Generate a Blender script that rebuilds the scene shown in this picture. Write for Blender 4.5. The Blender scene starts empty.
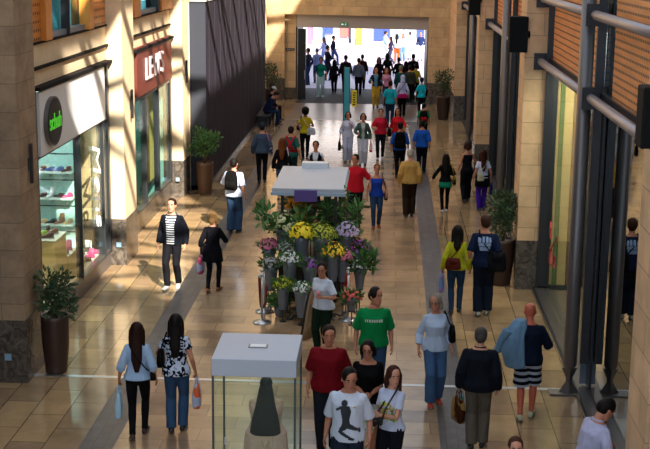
import bpy, bmesh, math, random
import numpy as np
from mathutils import Vector, Matrix
from mathutils.bvhtree import BVHTree
from math import sin, cos, pi, radians
random.seed(7)
rnd = random.Random(11)
SC = bpy.context.scene
COL = SC.collection

# ---------------------------------------------------------------- camera
FPX, CAMH, CX, CY = 1280.0, 6.6, 325.0, 224.5
_d1 = Vector((66, 273.5, -FPX)).normalized()
_up = Vector((71, FPX * FPX / 273.5, FPX)); _up = (_up - _d1 * _up.dot(_d1)).normalized()
_xx = _d1 * 1.0; _xx = _d1.cross(_up).normalized()
ROT = Matrix((_xx, _d1, _up))            # camera -> world
cam_data = bpy.data.cameras.new('camera'); cam = bpy.data.objects.new('camera', cam_data); COL.objects.link(cam)
cam_data.sensor_width = 36.0; cam_data.lens = FPX / 650.0 * 36.0; cam_data.clip_end = 400
cam.matrix_world = Matrix.Translation((0, 0, CAMH)) @ ROT.to_4x4()
SC.camera = cam

# ---------------------------------------------------------------- sky, sun, exposure
world = bpy.data.worlds.new('sky'); SC.world = world; world.use_nodes = True
wn = world.node_tree; bg = wn.nodes['Background']
bg.inputs[0].default_value = (0.70, 0.84, 1.0, 1); bg.inputs[1].default_value = 1.6
sun_d = bpy.data.lights.new('sun', 'SUN'); sun = bpy.data.objects.new('sun', sun_d); COL.objects.link(sun)
sun_d.energy = 15; sun_d.angle = 0.012; sun_d.color = (1.0, 0.9, 0.74)
SUNV = Vector((-0.58, 1.2, -1.0)).normalized()
sun.rotation_euler = SUNV.to_track_quat('-Z', 'Y').to_euler(); sun.location = (10, -20, 30)
SC.view_settings.view_transform = 'Standard'; SC.view_settings.look = 'None'
SC.view_settings.gamma = 1.0; SC.view_settings.use_curve_mapping = False
SC.view_settings.exposure = 0.0

# ---------------------------------------------------------------- placing helpers (metres; camera pose above)
def _ray(px, py): return ROT @ Vector((px - CX, -(py - CY), -FPX))
def on_floor(px, py, z=0.0):
    r = _ray(px, py); t = (z - CAMH) / r.z
    return Vector((0, 0, CAMH)) + r * t
def at(px, py, Y):
    r = _ray(px, py); return Vector((0, 0, CAMH)) + r * (Y / r.y)
def atx(px, py, X):
    r = _ray(px, py); return Vector((0, 0, CAMH)) + r * (X / r.x)

# ---------------------------------------------------------------- materials
MATS = {}
def nodes_of(name):
    m = bpy.data.materials.new(name); m.use_nodes = True
    nt = m.node_tree; return m, nt, nt.nodes['Principled BSDF']
def N(nt, t, **kw):
    n = nt.nodes.new(t)
    for k, v in kw.items(): setattr(n, k, v)
    return n
def c4(c): return (c[0], c[1], c[2], 1.0)
def plain(name, col, rough=0.6, metal=0.0, emit=0.0, bump=0.0, bscale=30.0, var=0.0, spec=0.5):
    if name in MATS: return MATS[name]
    m, nt, b = nodes_of(name)
    b.inputs['Roughness'].default_value = rough; b.inputs['Metallic'].default_value = metal
    b.inputs['Specular IOR Level'].default_value = spec
    b.inputs['Base Color'].default_value = c4(col)
    if emit:
        b.inputs['Emission Color'].default_value = c4(col); b.inputs['Emission Strength'].default_value = emit
    tc = N(nt, 'ShaderNodeTexCoord')
    if var:
        no = N(nt, 'ShaderNodeTexNoise'); no.inputs['Scale'].default_value = bscale * .3
        nt.links.new(tc.outputs['Object'], no.inputs['Vector'])
        mx = N(nt, 'ShaderNodeMixRGB'); mx.blend_type = 'MIX'
        mx.inputs[1].default_value = c4([x * (1 - var) for x in col]); mx.inputs[2].default_value = c4([min(1, x * (1 + var)) for x in col])
        nt.links.new(no.outputs['Fac'], mx.inputs[0]); nt.links.new(mx.outputs[0], b.inputs['Base Color'])
    if bump:
        no = N(nt, 'ShaderNodeTexNoise'); no.inputs['Scale'].default_value = bscale; no.inputs['Detail'].default_value = 3
        nt.links.new(tc.outputs['Object'], no.inputs['Vector'])
        bp = N(nt, 'ShaderNodeBump'); bp.inputs['Strength'].default_value = bump; bp.inputs['Distance'].default_value = 0.02
        nt.links.new(no.outputs['Fac'], bp.inputs['Height']); nt.links.new(bp.outputs[0], b.inputs['Normal'])
    MATS[name] = m; return m
def cloth(col, kind='plain', col2=(1, 1, 1), sc=30.0, rough=0.85):
    key = 'cloth %s %s %s %s' % (kind, tuple(round(c, 3) for c in col), tuple(round(c, 3) for c in col2), sc)
    if key in MATS: return MATS[key]
    m, nt, b = nodes_of(key)
    b.inputs['Roughness'].default_value = rough; b.inputs['Specular IOR Level'].default_value = 0.1
    tc = N(nt, 'ShaderNodeTexCoord')
    mp = N(nt, 'ShaderNodeMapping'); mp.inputs['Scale'].default_value = (1.0, 1.0, .45)
    nt.links.new(tc.outputs['Object'], mp.inputs[0])
    no = N(nt, 'ShaderNodeTexNoise'); no.inputs['Scale'].default_value = 9.0; no.inputs['Detail'].default_value = 2
    nt.links.new(mp.outputs[0], no.inputs['Vector'])
    bp = N(nt, 'ShaderNodeBump'); bp.inputs['Strength'].default_value = 0.9; bp.inputs['Distance'].default_value = 0.05
    nt.links.new(no.outputs['Fac'], bp.inputs['Height']); nt.links.new(bp.outputs[0], b.inputs['Normal'])
    mx = N(nt, 'ShaderNodeMixRGB'); mx.inputs[1].default_value = c4(col); mx.inputs[2].default_value = c4(col2)
    if kind == 'plain':
        mx.inputs[2].default_value = c4([min(1, x * 1.25 + .005) for x in col]); nt.links.new(no.outputs['Fac'], mx.inputs[0])
    elif kind == 'stripes':
        sp = N(nt, 'ShaderNodeSeparateXYZ'); nt.links.new(tc.outputs['Object'], sp.inputs[0])
        ml = N(nt, 'ShaderNodeMath', operation='MULTIPLY'); ml.inputs[1].default_value = sc; nt.links.new(sp.outputs[2], ml.inputs[0])
        fr = N(nt, 'ShaderNodeMath', operation='FRACT'); nt.links.new(ml.outputs[0], fr.inputs[0])
        gt = N(nt, 'ShaderNodeMath', operation='GREATER_THAN'); gt.inputs[1].default_value = 0.52; nt.links.new(fr.outputs[0], gt.inputs[0])
        nt.links.new(gt.outputs[0], mx.inputs[0])
    elif kind == 'print':
        vo = N(nt, 'ShaderNodeTexVoronoi'); vo.inputs['Scale'].default_value = sc; nt.links.new(tc.outputs['Object'], vo.inputs['Vector'])
        sp = N(nt, 'ShaderNodeSeparateXYZ'); nt.links.new(vo.outputs['Color'], sp.inputs[0])
        gt = N(nt, 'ShaderNodeMath', operation='GREATER_THAN'); gt.inputs[1].default_value = 0.5; nt.links.new(sp.outputs[0], gt.inputs[0])
        nt.links.new(gt.outputs[0], mx.inputs[0])
    elif kind == 'denim':
        n2 = N(nt, 'ShaderNodeTexNoise'); n2.inputs['Scale'].default_value = 5.0; n2.inputs['Detail'].default_value = 4
        nt.links.new(tc.outputs['Object'], n2.inputs['Vector'])
        mx.inputs[2].default_value = c4([min(1, x * 1.45 + .008) for x in col]); nt.links.new(n2.outputs['Fac'], mx.inputs[0])
    nt.links.new(mx.outputs[0], b.inputs['Base Color'])
    MATS[key] = m; return m
def confetti(name, cols, sc=26.0, rough=.7):
    """a coloured print: each voronoi cell takes one of the colours"""
    if name in MATS: return MATS[name]
    m, nt, b = nodes_of(name); b.inputs['Roughness'].default_value = rough
    tc = N(nt, 'ShaderNodeTexCoord'); vo = N(nt, 'ShaderNodeTexVoronoi'); vo.inputs['Scale'].default_value = sc
    nt.links.new(tc.outputs['Object'], vo.inputs['Vector'])
    sp = N(nt, 'ShaderNodeSeparateXYZ'); nt.links.new(vo.outputs['Color'], sp.inputs[0])
    cr = N(nt, 'ShaderNodeValToRGB'); cr.color_ramp.interpolation = 'CONSTANT'
    while len(cr.color_ramp.elements) < len(cols): cr.color_ramp.elements.new(0.5)
    for i, c in enumerate(cols):
        cr.color_ramp.elements[i].position = i / len(cols); cr.color_ramp.elements[i].color = c4(c)
    nt.links.new(sp.outputs[0], cr.inputs[0]); nt.links.new(cr.outputs[0], b.inputs['Base Color'])
    MATS[name] = m; return m
def stone(name, c1, c2, mortar, bw=0.95, bh=0.42, rough=0.75, msize=0.008, wet=0.0, vertical=True, axis='xy', nscale=3.0, varamt=.5, bump=.25):
    """blocks or tiles in metres; vertical: u = x + y, v = z; else laid flat"""
    m, nt, b = nodes_of(name)
    b.inputs['Roughness'].default_value = rough
    geo = N(nt, 'ShaderNodeNewGeometry'); sp = N(nt, 'ShaderNodeSeparateXYZ'); nt.links.new(geo.outputs['Position'], sp.inputs[0])
    cb = N(nt, 'ShaderNodeCombineXYZ')
    if vertical:
        ad = N(nt, 'ShaderNodeMath', operation='ADD'); nt.links.new(sp.outputs[0], ad.inputs[0]); nt.links.new(sp.outputs[1], ad.inputs[1])
        nt.links.new(ad.outputs[0], cb.inputs[0]); nt.links.new(sp.outputs[2], cb.inputs[1])
    elif axis == 'xy': nt.links.new(sp.outputs[0], cb.inputs[0]); nt.links.new(sp.outputs[1], cb.inputs[1])
    else: nt.links.new(sp.outputs[1], cb.inputs[0]); nt.links.new(sp.outputs[0], cb.inputs[1])
    off = N(nt, 'ShaderNodeVectorMath', operation='ADD'); off.inputs[1].default_value = (20.0, 0.0 if vertical else 20.05 if axis != 'xy' else 0, 0)
    nt.links.new(cb.outputs[0], off.inputs[0])
    br = N(nt, 'ShaderNodeTexBrick'); br.inputs['Scale'].default_value = 1.0
    br.inputs['Brick Width'].default_value = bw; br.inputs['Row Height'].default_value = bh
    br.inputs['Mortar Size'].default_value = msize; br.inputs['Mortar Smooth'].default_value = 0.1; br.inputs['Bias'].default_value = 0.0
    br.inputs['Color1'].default_value = c4(c1); br.inputs['Color2'].default_value = c4(c2); br.inputs['Mortar'].default_value = c4(mortar)
    nt.links.new(off.outputs[0], br.inputs['Vector'])
    no = N(nt, 'ShaderNodeTexNoise'); no.inputs['Scale'].default_value = nscale; no.inputs['Detail'].default_value = 6; no.inputs['Roughness'].default_value = .65
    nt.links.new(geo.outputs['Position'], no.inputs['Vector'])
    rp = N(nt, 'ShaderNodeMapRange'); rp.inputs['From Min'].default_value = .3; rp.inputs['From Max'].default_value = .7
    rp.inputs['To Min'].default_value = 1 - varamt; rp.inputs['To Max'].default_value = 1 + varamt * .6
    nt.links.new(no.outputs['Fac'], rp.inputs['Value'])
    ml = N(nt, 'ShaderNodeVectorMath', operation='SCALE'); nt.links.new(br.outputs['Color'], ml.inputs[0]); nt.links.new(rp.outputs[0], ml.inputs['Scale'])
    nt.links.new(ml.outputs[0], b.inputs['Base Color'])
    if bump:
        bp = N(nt, 'ShaderNodeBump'); bp.inputs['Strength'].default_value = bump; bp.inputs['Distance'].default_value = 0.01; bp.invert = True
        nt.links.new(br.outputs['Fac'], bp.inputs['Height']); nt.links.new(bp.outputs[0], b.inputs['Normal'])
    MATS[name] = m; return m
def granite(name, c1, c2, rough=.25, sc=5.0):
    m, nt, b = nodes_of(name); b.inputs['Roughness'].default_value = rough
    geo = N(nt, 'ShaderNodeNewGeometry'); no = N(nt, 'ShaderNodeTexNoise'); no.inputs['Scale'].default_value = sc
    no.inputs['Detail'].default_value = 9; no.inputs['Roughness'].default_value = .7; no.inputs['Distortion'].default_value = 1.6
    nt.links.new(geo.outputs['Position'], no.inputs['Vector'])
    cr = N(nt, 'ShaderNodeValToRGB'); cr.color_ramp.elements[0].position = .4; cr.color_ramp.elements[1].position = .66
    cr.color_ramp.elements[0].color = c4(c1); cr.color_ramp.elements[1].color = c4(c2)
    nt.links.new(no.outputs['Fac'], cr.inputs[0]); nt.links.new(cr.outputs[0], b.inputs['Base Color'])
    MATS[name] = m; return m
def glass(name, tint=(1, 1, 1), refl=0.08, grazing=0.8, rough=0.0):
    m = bpy.data.materials.new(name); m.use_nodes = True; nt = m.node_tree; nt.nodes.clear()
    out = N(nt, 'ShaderNodeOutputMaterial'); tr = N(nt, 'ShaderNodeBsdfTransparent'); gl = N(nt, 'ShaderNodeBsdfGlossy'); mix = N(nt, 'ShaderNodeMixShader')
    tr.inputs[0].default_value = c4(tint); gl.inputs['Roughness'].default_value = rough; gl.inputs[0].default_value = (.9, .95, .95, 1)
    lw = N(nt, 'ShaderNodeLayerWeight'); lw.inputs['Blend'].default_value = 0.35
    mr = N(nt, 'ShaderNodeMapRange'); mr.inputs['To Min'].default_value = refl; mr.inputs['To Max'].default_value = grazing
    nt.links.new(lw.outputs['Fresnel'], mr.inputs['Value']); nt.links.new(mr.outputs[0], mix.inputs[0])
    nt.links.new(tr.outputs[0], mix.inputs[1]); nt.links.new(gl.outputs[0], mix.inputs[2]); nt.links.new(mix.outputs[0], out.inputs[0])
    MATS[name] = m; return m
def perforated(name, col, dot, pitch_u=.09, pitch_v=.13, r=.3, slats=False):
    m, nt, b = nodes_of(name); b.inputs['Roughness'].default_value = .5
    geo = N(nt, 'ShaderNodeNewGeometry'); sp = N(nt, 'ShaderNodeSeparateXYZ'); nt.links.new(geo.outputs['Position'], sp.inputs[0])
    def axisval(sock, p):
        d = N(nt, 'ShaderNodeMath', operation='DIVIDE'); d.inputs[1].default_value = p; nt.links.new(sock, d.inputs[0])
        f = N(nt, 'ShaderNodeMath', operation='FRACT'); nt.links.new(d.outputs[0], f.inputs[0])
        s = N(nt, 'ShaderNodeMath', operation='SUBTRACT'); s.inputs[1].default_value = .5; nt.links.new(f.outputs[0], s.inputs[0])
        a = N(nt, 'ShaderNodeMath', operation='ABSOLUTE'); nt.links.new(s.outputs[0], a.inputs[0]); return a.outputs[0]
    v = axisval(sp.outputs[2], pitch_v)
    lv = N(nt, 'ShaderNodeMath', operation='LESS_THAN'); lv.inputs[1].default_value = .17 if not slats else .11; nt.links.new(v, lv.inputs[0]); fac = lv.outputs[0]
    if not slats:
        u = axisval(sp.outputs[1], pitch_u)
        lu = N(nt, 'ShaderNodeMath', operation='LESS_THAN'); lu.inputs[1].default_value = r; nt.links.new(u, lu.inputs[0])
        mu = N(nt, 'ShaderNodeMath', operation='MULTIPLY'); nt.links.new(lu.outputs[0], mu.inputs[0]); nt.links.new(lv.outputs[0], mu.inputs[1]); fac = mu.outputs[0]
    no = N(nt, 'ShaderNodeTexNoise'); no.inputs['Scale'].default_value = 2.0; mp = N(nt, 'ShaderNodeMapping'); mp.inputs['Scale'].default_value = (1, .7, 9)
    nt.links.new(geo.outputs['Position'], mp.inputs[0]); nt.links.new(mp.outputs[0], no.inputs['Vector'])
    m0 = N(nt, 'ShaderNodeMixRGB'); m0.inputs[1].default_value = c4([c * .7 for c in col]); m0.inputs[2].default_value = c4([min(1, c * 1.3) for c in col]); nt.links.new(no.outputs['Fac'], m0.inputs[0])
    mx = N(nt, 'ShaderNodeMixRGB'); nt.links.new(fac, mx.inputs[0]); nt.links.new(m0.outputs[0], mx.inputs[1]); mx.inputs[2].default_value = c4(dot)
    nt.links.new(mx.outputs[0], b.inputs['Base Color']); MATS[name] = m; return m

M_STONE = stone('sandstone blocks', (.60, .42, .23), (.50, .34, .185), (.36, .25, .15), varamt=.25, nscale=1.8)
M_STONE_SHADE = stone('shaded sandstone', (.36, .25, .16), (.29, .20, .13), (.21, .15, .10), varamt=.35)  # the shade on the nearest left pier is put into this darker colour
M_PALE = stone('pale limestone', (.78, .62, .42), (.74, .58, .39), (.6, .47, .32), bw=2.6, bh=1.1, msize=.004, varamt=.12)
M_GRAN = granite('dark veined granite', (.045, .037, .032), (.17, .145, .12))
M_TILE = stone('beige limestone tiles', (.45, .295, .17), (.27, .178, .112), (.17, .11, .07), bw=.92, bh=.47, rough=.17, msize=.006, vertical=False, axis='xy', nscale=1.3, varamt=.35, bump=.08)
M_TILE2 = stone('large beige limestone tiles', (.45, .295, .15), (.25, .165, .10), (.10, .07, .045), bw=1.05, bh=.5, rough=.11, msize=.008, vertical=False, axis='yx', nscale=1.2, varamt=.35, bump=.08)
M_STRIP = stone('grey granite setts', (.085, .078, .086), (.055, .05, .058), (.035, .032, .034), bw=.42, bh=.16, rough=.42, msize=.006, vertical=False, axis='yx', nscale=5, varamt=.4, bump=.1)
M_STEEL = plain('brushed steel', (.55, .56, .6), .32, .9)
M_STEELP = plain('painted grey steel', (.155, .14, .14), .35, .6)
M_DKSTEEL = plain('dark grey metal', (.035, .037, .045), .35, .3)
M_BLACK = plain('black', (.008, .008, .009), .5)
M_BLUEGR = plain('blue grey frame', (.17, .21, .26), .4, .2)
M_WHITE = plain('white panel', (.82, .84, .88), .45)
M_GLASS = glass('clear glass', (.95, 1, .98), .02, .22)
M_MIRROR = glass('dark shopfront glass', (.8, .85, .82), .22, 1.0)
M_GLASS2 = glass('grey shopfront glass', (.9, .95, .92), .06, .32)
M_UPGL = glass('teal window glass', (.75, .95, 1), .05, .3)
M_SOIL = plain('potting soil', (.16, .13, .11), .95, bump=.6)
M_POT = plain('dark brown planter', (.05, .026, .02), .4, .2)
M_POTL = plain('brown planter', (.13, .065, .035), .4, .2)

# ---------------------------------------------------------------- mesh builder
class MB:
    def __init__(s): s.v = []; s.f = []; s.mi = []
    def add(s, vs, fs, mi=0):
        o = len(s.v); s.v += [tuple(p) for p in vs]; s.f += [tuple(i + o for i in q) for q in fs]; s.mi += [mi] * len(fs); return s
    def box(s, x0, x1, y0, y1, z0, z1, mi=0, M=None):
        vs = [Vector((x, y, z)) for z in (z0, z1) for y in (y0, y1) for x in (x0, x1)]
        if M: vs = [M @ v for v in vs]
        return s.add(vs, [(0, 2, 3, 1), (4, 5, 7, 6), (0, 1, 5, 4), (2, 6, 7, 3), (0, 4, 6, 2), (1, 3, 7, 5)], mi)
    def loft(s, rings, mi=0, caps=True):
        n = len(rings[0]); o = len(s.v)
        for r in rings: s.v += [tuple(p) for p in r]
        for k in range(len(rings) - 1):
            for i in range(n):
                a = o + k * n + i; b = o + k * n + (i + 1) % n
                s.f.append((a, b, b + n, a + n)); s.mi.append(mi)
        if caps:
            s.f.append(tuple(o + i for i in reversed(range(n)))); s.f.append(tuple(o + (len(rings) - 1) * n + i for i in range(n))); s.mi += [mi, mi]
        return s
    def rings(s, rs, n=16, mi=0, f=None, pw=1.0):
        """rs: (z, rx, ry, cy[, cx])"""
        out = []
        for r in rs:
            z, rx, ry = r[:3]; cy = r[3] if len(r) > 3 else 0; cx = r[4] if len(r) > 4 else 0
            ring = []
            for i in range(n):
                a = 2 * pi * i / n; ca, sa = cos(a), sin(a)
                if pw != 1: ca = math.copysign(abs(ca) ** pw, ca); sa = math.copysign(abs(sa) ** pw, sa)
                p = Vector((cx + rx * ca, cy + ry * sa, z)); ring.append(f(p) if f else p)
            out.append(ring)
        return s.loft(out, mi)
    def tube(s, pts, rad, n=10, mi=0, side=None, flat=1.0):
        """round (or flattened: flat) tube along pts; rad number or list"""
        pts = [Vector(p) for p in pts]; rr = rad if isinstance(rad, (list, tuple)) else [rad] * len(pts)
        out = []; prev = side.copy() if side else None
        for i, p in enumerate(pts):
            d = (pts[min(i + 1, len(pts) - 1)] - pts[max(i - 1, 0)])
            d = d.normalized() if d.length > 1e-9 else Vector((0, 0, 1))
            if prev is None: prev = Vector((1, 0, 0)) if abs(d.x) < .9 else Vector((0, 1, 0))
            u = (prev - d * prev.dot(d)).normalized(); w = d.cross(u); prev = u
            out.append([p + u * (cos(2 * pi * k / n) * rr[i]) + w * (sin(2 * pi * k / n) * rr[i] * flat) for k in range(n)])
        return s.loft(out, mi)
    def ell(s, c, r, n=12, m=8, mi=0, M=None):
        c = Vector(c); rings = []
        for j in range(1, m):
            t = pi * j / m; rings.append([Vector((r[0] * sin(t) * cos(2 * pi * i / n), r[1] * sin(t) * sin(2 * pi * i / n), -r[2] * cos(t))) for i in range(n)])
        rings = [[(c + (M @ p if M else p)) for p in q] for q in rings]
        return s.loft(rings, mi)
    def cyl(s, x, y, z0, z1, r, n=20, mi=0, r2=None): return s.rings([(z0, r, r, y, x), (z1, r2 or r, r2 or r, y, x)], n, mi)
    def prism(s, poly, f0, f1, mi=0):
        """polygon (2-D points) extruded between the point maps f0 and f1"""
        n = len(poly); o = len(s.v)
        s.v += [tuple(f0(*p)) for p in poly] + [tuple(f1(*p)) for p in poly]
        s.f += [tuple(o + i for i in range(n)), tuple(o + n + i for i in reversed(range(n)))]; s.mi += [mi, mi]
        for i in range(n): s.f.append((o + i, o + (i + 1) % n, o + n + (i + 1) % n, o + n + i)); s.mi.append(mi)
        return s
    def mesh(s, name):
        me = bpy.data.meshes.new(name); me.from_pydata(s.v, [], s.f); me.polygons.foreach_set('material_index', s.mi); me.update(); return me
    def build(s, name, mats, parent=None, smooth=False, bevel=0.0, loc=None):
        me = s.mesh(name)
        for m in (mats if isinstance(mats, (list, tuple)) else [mats]): me.materials.append(m)
        bm = bmesh.new(); bm.from_mesh(me); bmesh.ops.recalc_face_normals(bm, faces=bm.faces); bm.to_mesh(me); bm.free()
        if smooth: me.polygons.foreach_set('use_smooth', [True] * len(me.polygons))
        o = bpy.data.objects.new(name, me); COL.objects.link(o)
        if parent: o.parent = parent
        if loc is not None: o.location = loc
        if bevel:
            b = o.modifiers.new('bevel', 'BEVEL'); b.width = bevel; b.segments = 2; b.limit_method = 'ANGLE'
        return o
def tag(o, label=None, cat=None, group=None, kind=None):
    if label: o['label'] = label
    if cat: o['category'] = cat
    if group: o['group'] = group
    if kind: o['kind'] = kind
    return o
def thing(name, label, cat, loc=(0, 0, 0), rz=0.0, group=None, s=1.0):
    o = bpy.data.objects.new(name, None); COL.objects.link(o); o.empty_display_size = .1
    o.location = loc; o.rotation_euler = (0, 0, rz); o.scale = (s, s, s)
    return tag(o, label, cat, group)
def struct(o): o['kind'] = 'structure'; return o
def dup(root, loc, rz=None, label=None, group=None):
    r = root.copy(); COL.objects.link(r); r.location = loc
    if rz is not None: r.rotation_euler = (0, 0, rz)
    if label: r['label'] = label
    if group: r['group'] = group
    for ch in list(root.children):
        c = ch.copy(); COL.objects.link(c); c.parent = r
        for g in ch.children:
            d = g.copy(); COL.objects.link(d); d.parent = c
    return r
def text(name, body, mat, parent, M, size, extrude=.01, bold=0.0, shear=0.0, sx=1.0):
    cu = bpy.data.curves.new(name, 'FONT'); cu.body = body; cu.size = size; cu.extrude = extrude; cu.align_x = 'CENTER'; cu.align_y = 'CENTER'
    cu.offset = bold; cu.shear = shear; cu.materials.append(mat)
    o = bpy.data.objects.new(name, cu); COL.objects.link(o); bpy.context.view_layer.update()
    me = bpy.data.meshes.new_from_object(o.evaluated_get(bpy.context.evaluated_depsgraph_get())); bpy.data.objects.remove(o)
    me.transform(M @ Matrix.Diagonal((sx, 1, 1, 1)))
    bm = bmesh.new(); bm.from_mesh(me); bmesh.ops.remove_doubles(bm, verts=bm.verts, dist=1e-5); bm.verts.ensure_lookup_table(); seen = set()
    for v0 in bm.verts:          # every letter becomes a part of its own
        if v0.index in seen: continue
        st, comp = [v0], {v0.index}
        while st:
            v = st.pop()
            for e in v.link_edges:
                w_ = e.other_vert(v)
                if w_.index not in comp: comp.add(w_.index); st.append(w_)
        seen |= comp; ids = sorted(comp); mp = {k: i for i, k in enumerate(ids)}; mb = MB()
        mb.add([bm.verts[k].co for k in ids], [[mp[v.index] for v in f.verts] for f in bm.faces if f.verts[0].index in comp])
        mb.build('letter', mat, parent)
    bm.free(); return None

# ================================================================ THE SETTING
def flat(name, x0, x1, y0, y1, z, m, th=.1):
    return struct(MB().box(x0, x1, y0, y1, z - th, z).build(name, m))
flat('floor', -3.6, .82, -3, 50.6, 0, M_TILE)
flat('floor', -9.5, -4.07, -3, 60, 0, M_TILE2)
flat('floor', 1.27, 3.1, -3, 60, 0, M_TILE2)
flat('floor', -4.07, -3.6, -3, 50.6, 0, M_STRIP)
flat('floor', .82, 1.27, -3, 50.6, 0, M_STRIP)
M_BAND = stone('brown grey band paving', (.20, .15, .125), (.16, .125, .105), (.1, .08, .07), bw=.9, bh=.6, rough=.3, vertical=False, varamt=.2)
flat('floor', -4.07, 1.27, 50.6, 56.2, 0, M_BAND)
flat('floor', -4.07, 1.27, 56.2, 62.5, 0, plain('dark entrance matting', (.022, .02, .026), .8))
struct(MB().box(-5.7, 2.9, 18.93, 19.03, .001, .006).build('trim_1', M_STEEL))
struct(MB().box(-4.07, 1.27, 50.55, 50.63, .001, .005).build('trim_2', plain('pale stone line', (.5, .42, .33), .4)))
flat('street_floor', -40, 45, 62.5, 87.5, 0, plain('purple grey street paving', (.34, .30, .40), .7, var=.1, bscale=3))
tag(bpy.data.objects['street_floor'], kind='structure')

# ---- left wall
XL, XP = -5.8, -5.47
w = MB()
w.box(-6.6, XP, 26.2, 27.4, .95, 13).box(-6.6, XP, 33.9, 35.0, .95, 13)
for y0, y1 in ((19.6, 26.2), (27.4, 33.9)):
    w.box(-6.2, XL, y0, y1, 4.36, 5.03); w.box(-6.4, XL, y0, y1, 7.6, 13)
w.box(-6.2, XL, 27.4, 28.75, .95, 13)
w.box(-6.6, -5.6, 35.0, 58, 5.3, 13).box(-6.6, -5.45, 35.0, 57.3, 0, 5.3)
struct(w.build('wall_left', M_PALE))
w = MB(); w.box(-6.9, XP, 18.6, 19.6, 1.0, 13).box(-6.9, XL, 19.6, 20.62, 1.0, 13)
struct(w.build('wall_left', M_STONE_SHADE))
w = MB()
for y0, y1 in ((18.6, 19.6), (26.2, 27.4), (33.9, 35.0)):
    w.box(-6.7, XP + .012, y0 - .012, y1 + .012, 0, 1.0)
w.box(-6.7, XL + .01, 19.6, 20.62, 0, 1.0).box(-6.7, XL + .01, 27.4, 28.76, 0, 1.0)
struct(w.build('baseboard_left', M_GRAN))
w = MB()
for y0, y1 in ((20.62, 26.2), (28.75, 33.85)):
    w.box(-6.0, XL + .05, y0, y1, 4.62, 4.67); w.box(XL - .1, XL + .13, y0 + .02, y1 - .02, 4.29, 4.35); w.box(-6.1, XL + .03, y0, y1, 5.03, 5.07)
struct(w.build('trim_3', plain('matt black trim', (.012, .011, .012), .8, spec=.1)))
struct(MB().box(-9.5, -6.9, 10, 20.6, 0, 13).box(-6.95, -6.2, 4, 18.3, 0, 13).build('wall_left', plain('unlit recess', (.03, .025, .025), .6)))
# upper windows
M_ORANGE = plain('orange timber frame', (.72, .26, .04), .45, var=.25, bscale=14)
M_PERFL = perforated('orange perforated timber', (.62, .24, .06), (.12, .04, .015), .13, .14)
def upper_window(n, y0, y1, segs):
    r = thing('window_%d' % n, None, None, (XL - .02, y0, 5.07)); r['kind'] = 'structure'
    L = lambda a, b, x0, x1, z0, z1, nm, m: MB().box(x0, x1, a - y0, b - y0, z0, z1).build(nm, m, r)
    L(y0, y1, -.35, -.3, 0, 2.55, 'back_panel', M_DKSTEEL)
    for a, b, k in segs:
        if k == 'perf': L(a, b, -.05, .02, 0, 2.5, 'perforated_panel', M_PERFL)
        elif k == 'post': L(a, b, -.08, .12, 0, 2.5, 'window_frame', M_ORANGE)
        elif k == 'dark': L(a, b, -.08, .08, 0, 2.5, 'mullion', M_DKSTEEL)
        else: L(a, b, -.1, -.08, .1, 2.5, 'pane', M_UPGL); L(a, b, -.1, .02, 0, .1, 'window_frame', M_BLUEGR); L(a, b, -.28, -.24, .0, 2.5, 'blind', plain('pale teal blind', (.22, .62, .70), .8))
upper_window(1, 20.62, 26.2, [(20.62, 21.25, 'perf'), (21.25, 21.65, 'post'), (21.65, 24.4, 'glass'), (23.0, 23.06, 'dark'), (24.4, 24.75, 'post'), (24.75, 26.2, 'perf')])
upper_window(2, 28.75, 33.85, [(28.75, 29.5, 'post'), (29.5, 32.0, 'glass'), (32.0, 32.25, 'dark'), (32.25, 33.85, 'post')])

# ---- shoe shop bay
def bay_frame(n, y0, y1, mull, zb):
    r = thing('window_%d' % n, None, None, (XL, y0, 0)); r['kind'] = 'structure'
    MB().box(-.12, .0, 0, y1 - y0, .0, zb).build('plinth', M_GRAN if n == 4 else plain('grey brown plinth', (.12, .105, .1), .4), r)
    MB().box(-.1, .03, 0, y1 - y0, zb, zb + .04).build('window_sill', M_STEELP, r)
    for a, wd in mull: MB().box(-.1, .04, a - y0, a - y0 + wd, zb, 4.28).build('mullion', M_DKSTEEL, r)
    MB().box(-.01, .01, 0, y1 - y0, zb + .04, 3.2).build('pane', M_GLASS, r)
    MB().box(-.1, .03, 0, y1 - y0, 3.14, 3.20).build('transom', M_DKSTEEL, r); return r
bay_frame(3, 20.62, 26.2, [(20.62, .1), (23.6, .03), (25.55, .08), (26.04, .14)], .34)
bay_frame(4, 28.75, 33.85, [(28.75, .16), (30.2, .1), (31.9, .1), (33.65, .2)], .5)
struct(MB().box(-6.4, -5.82, 26.1, 26.2, 1.0, 4.3).build('wall_left', M_STONE)); struct(MB().box(-6.4, -5.82, 26.09, 26.2, 0, 1.0).build('baseboard_left', M_GRAN))
# shop interiors
M_TEALW = plain('teal white display wall', (.42, .68, .66), .6)
M_SHOPW = plain('shop wall', (.35, .36, .33), .8)
w = MB(); w.box(-9.0, -8.9, 20.62, 26.2, 0, 4.3).box(-9.0, -6.3, 26.15, 26.25, 0, 4.3).box(-9, -5.95, 20.6, 20.65, 0, 4.3).box(-9, -5.9, 20.65, 26.2, 4.28, 4.4)
struct(w.build('wall_left', M_SHOPW))
struct(MB().box(-9, -5.92, 20.65, 26.2, .1, .36).build('floor', plain('pale shop display floor', (.62, .55, .45), .4)))
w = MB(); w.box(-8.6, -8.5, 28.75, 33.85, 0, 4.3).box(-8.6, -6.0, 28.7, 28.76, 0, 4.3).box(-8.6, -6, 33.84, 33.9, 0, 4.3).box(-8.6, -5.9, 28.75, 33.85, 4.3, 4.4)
struct(w.build('wall_left', plain('dim teal shop wall', (.10, .26, .25), .8)))
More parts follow.
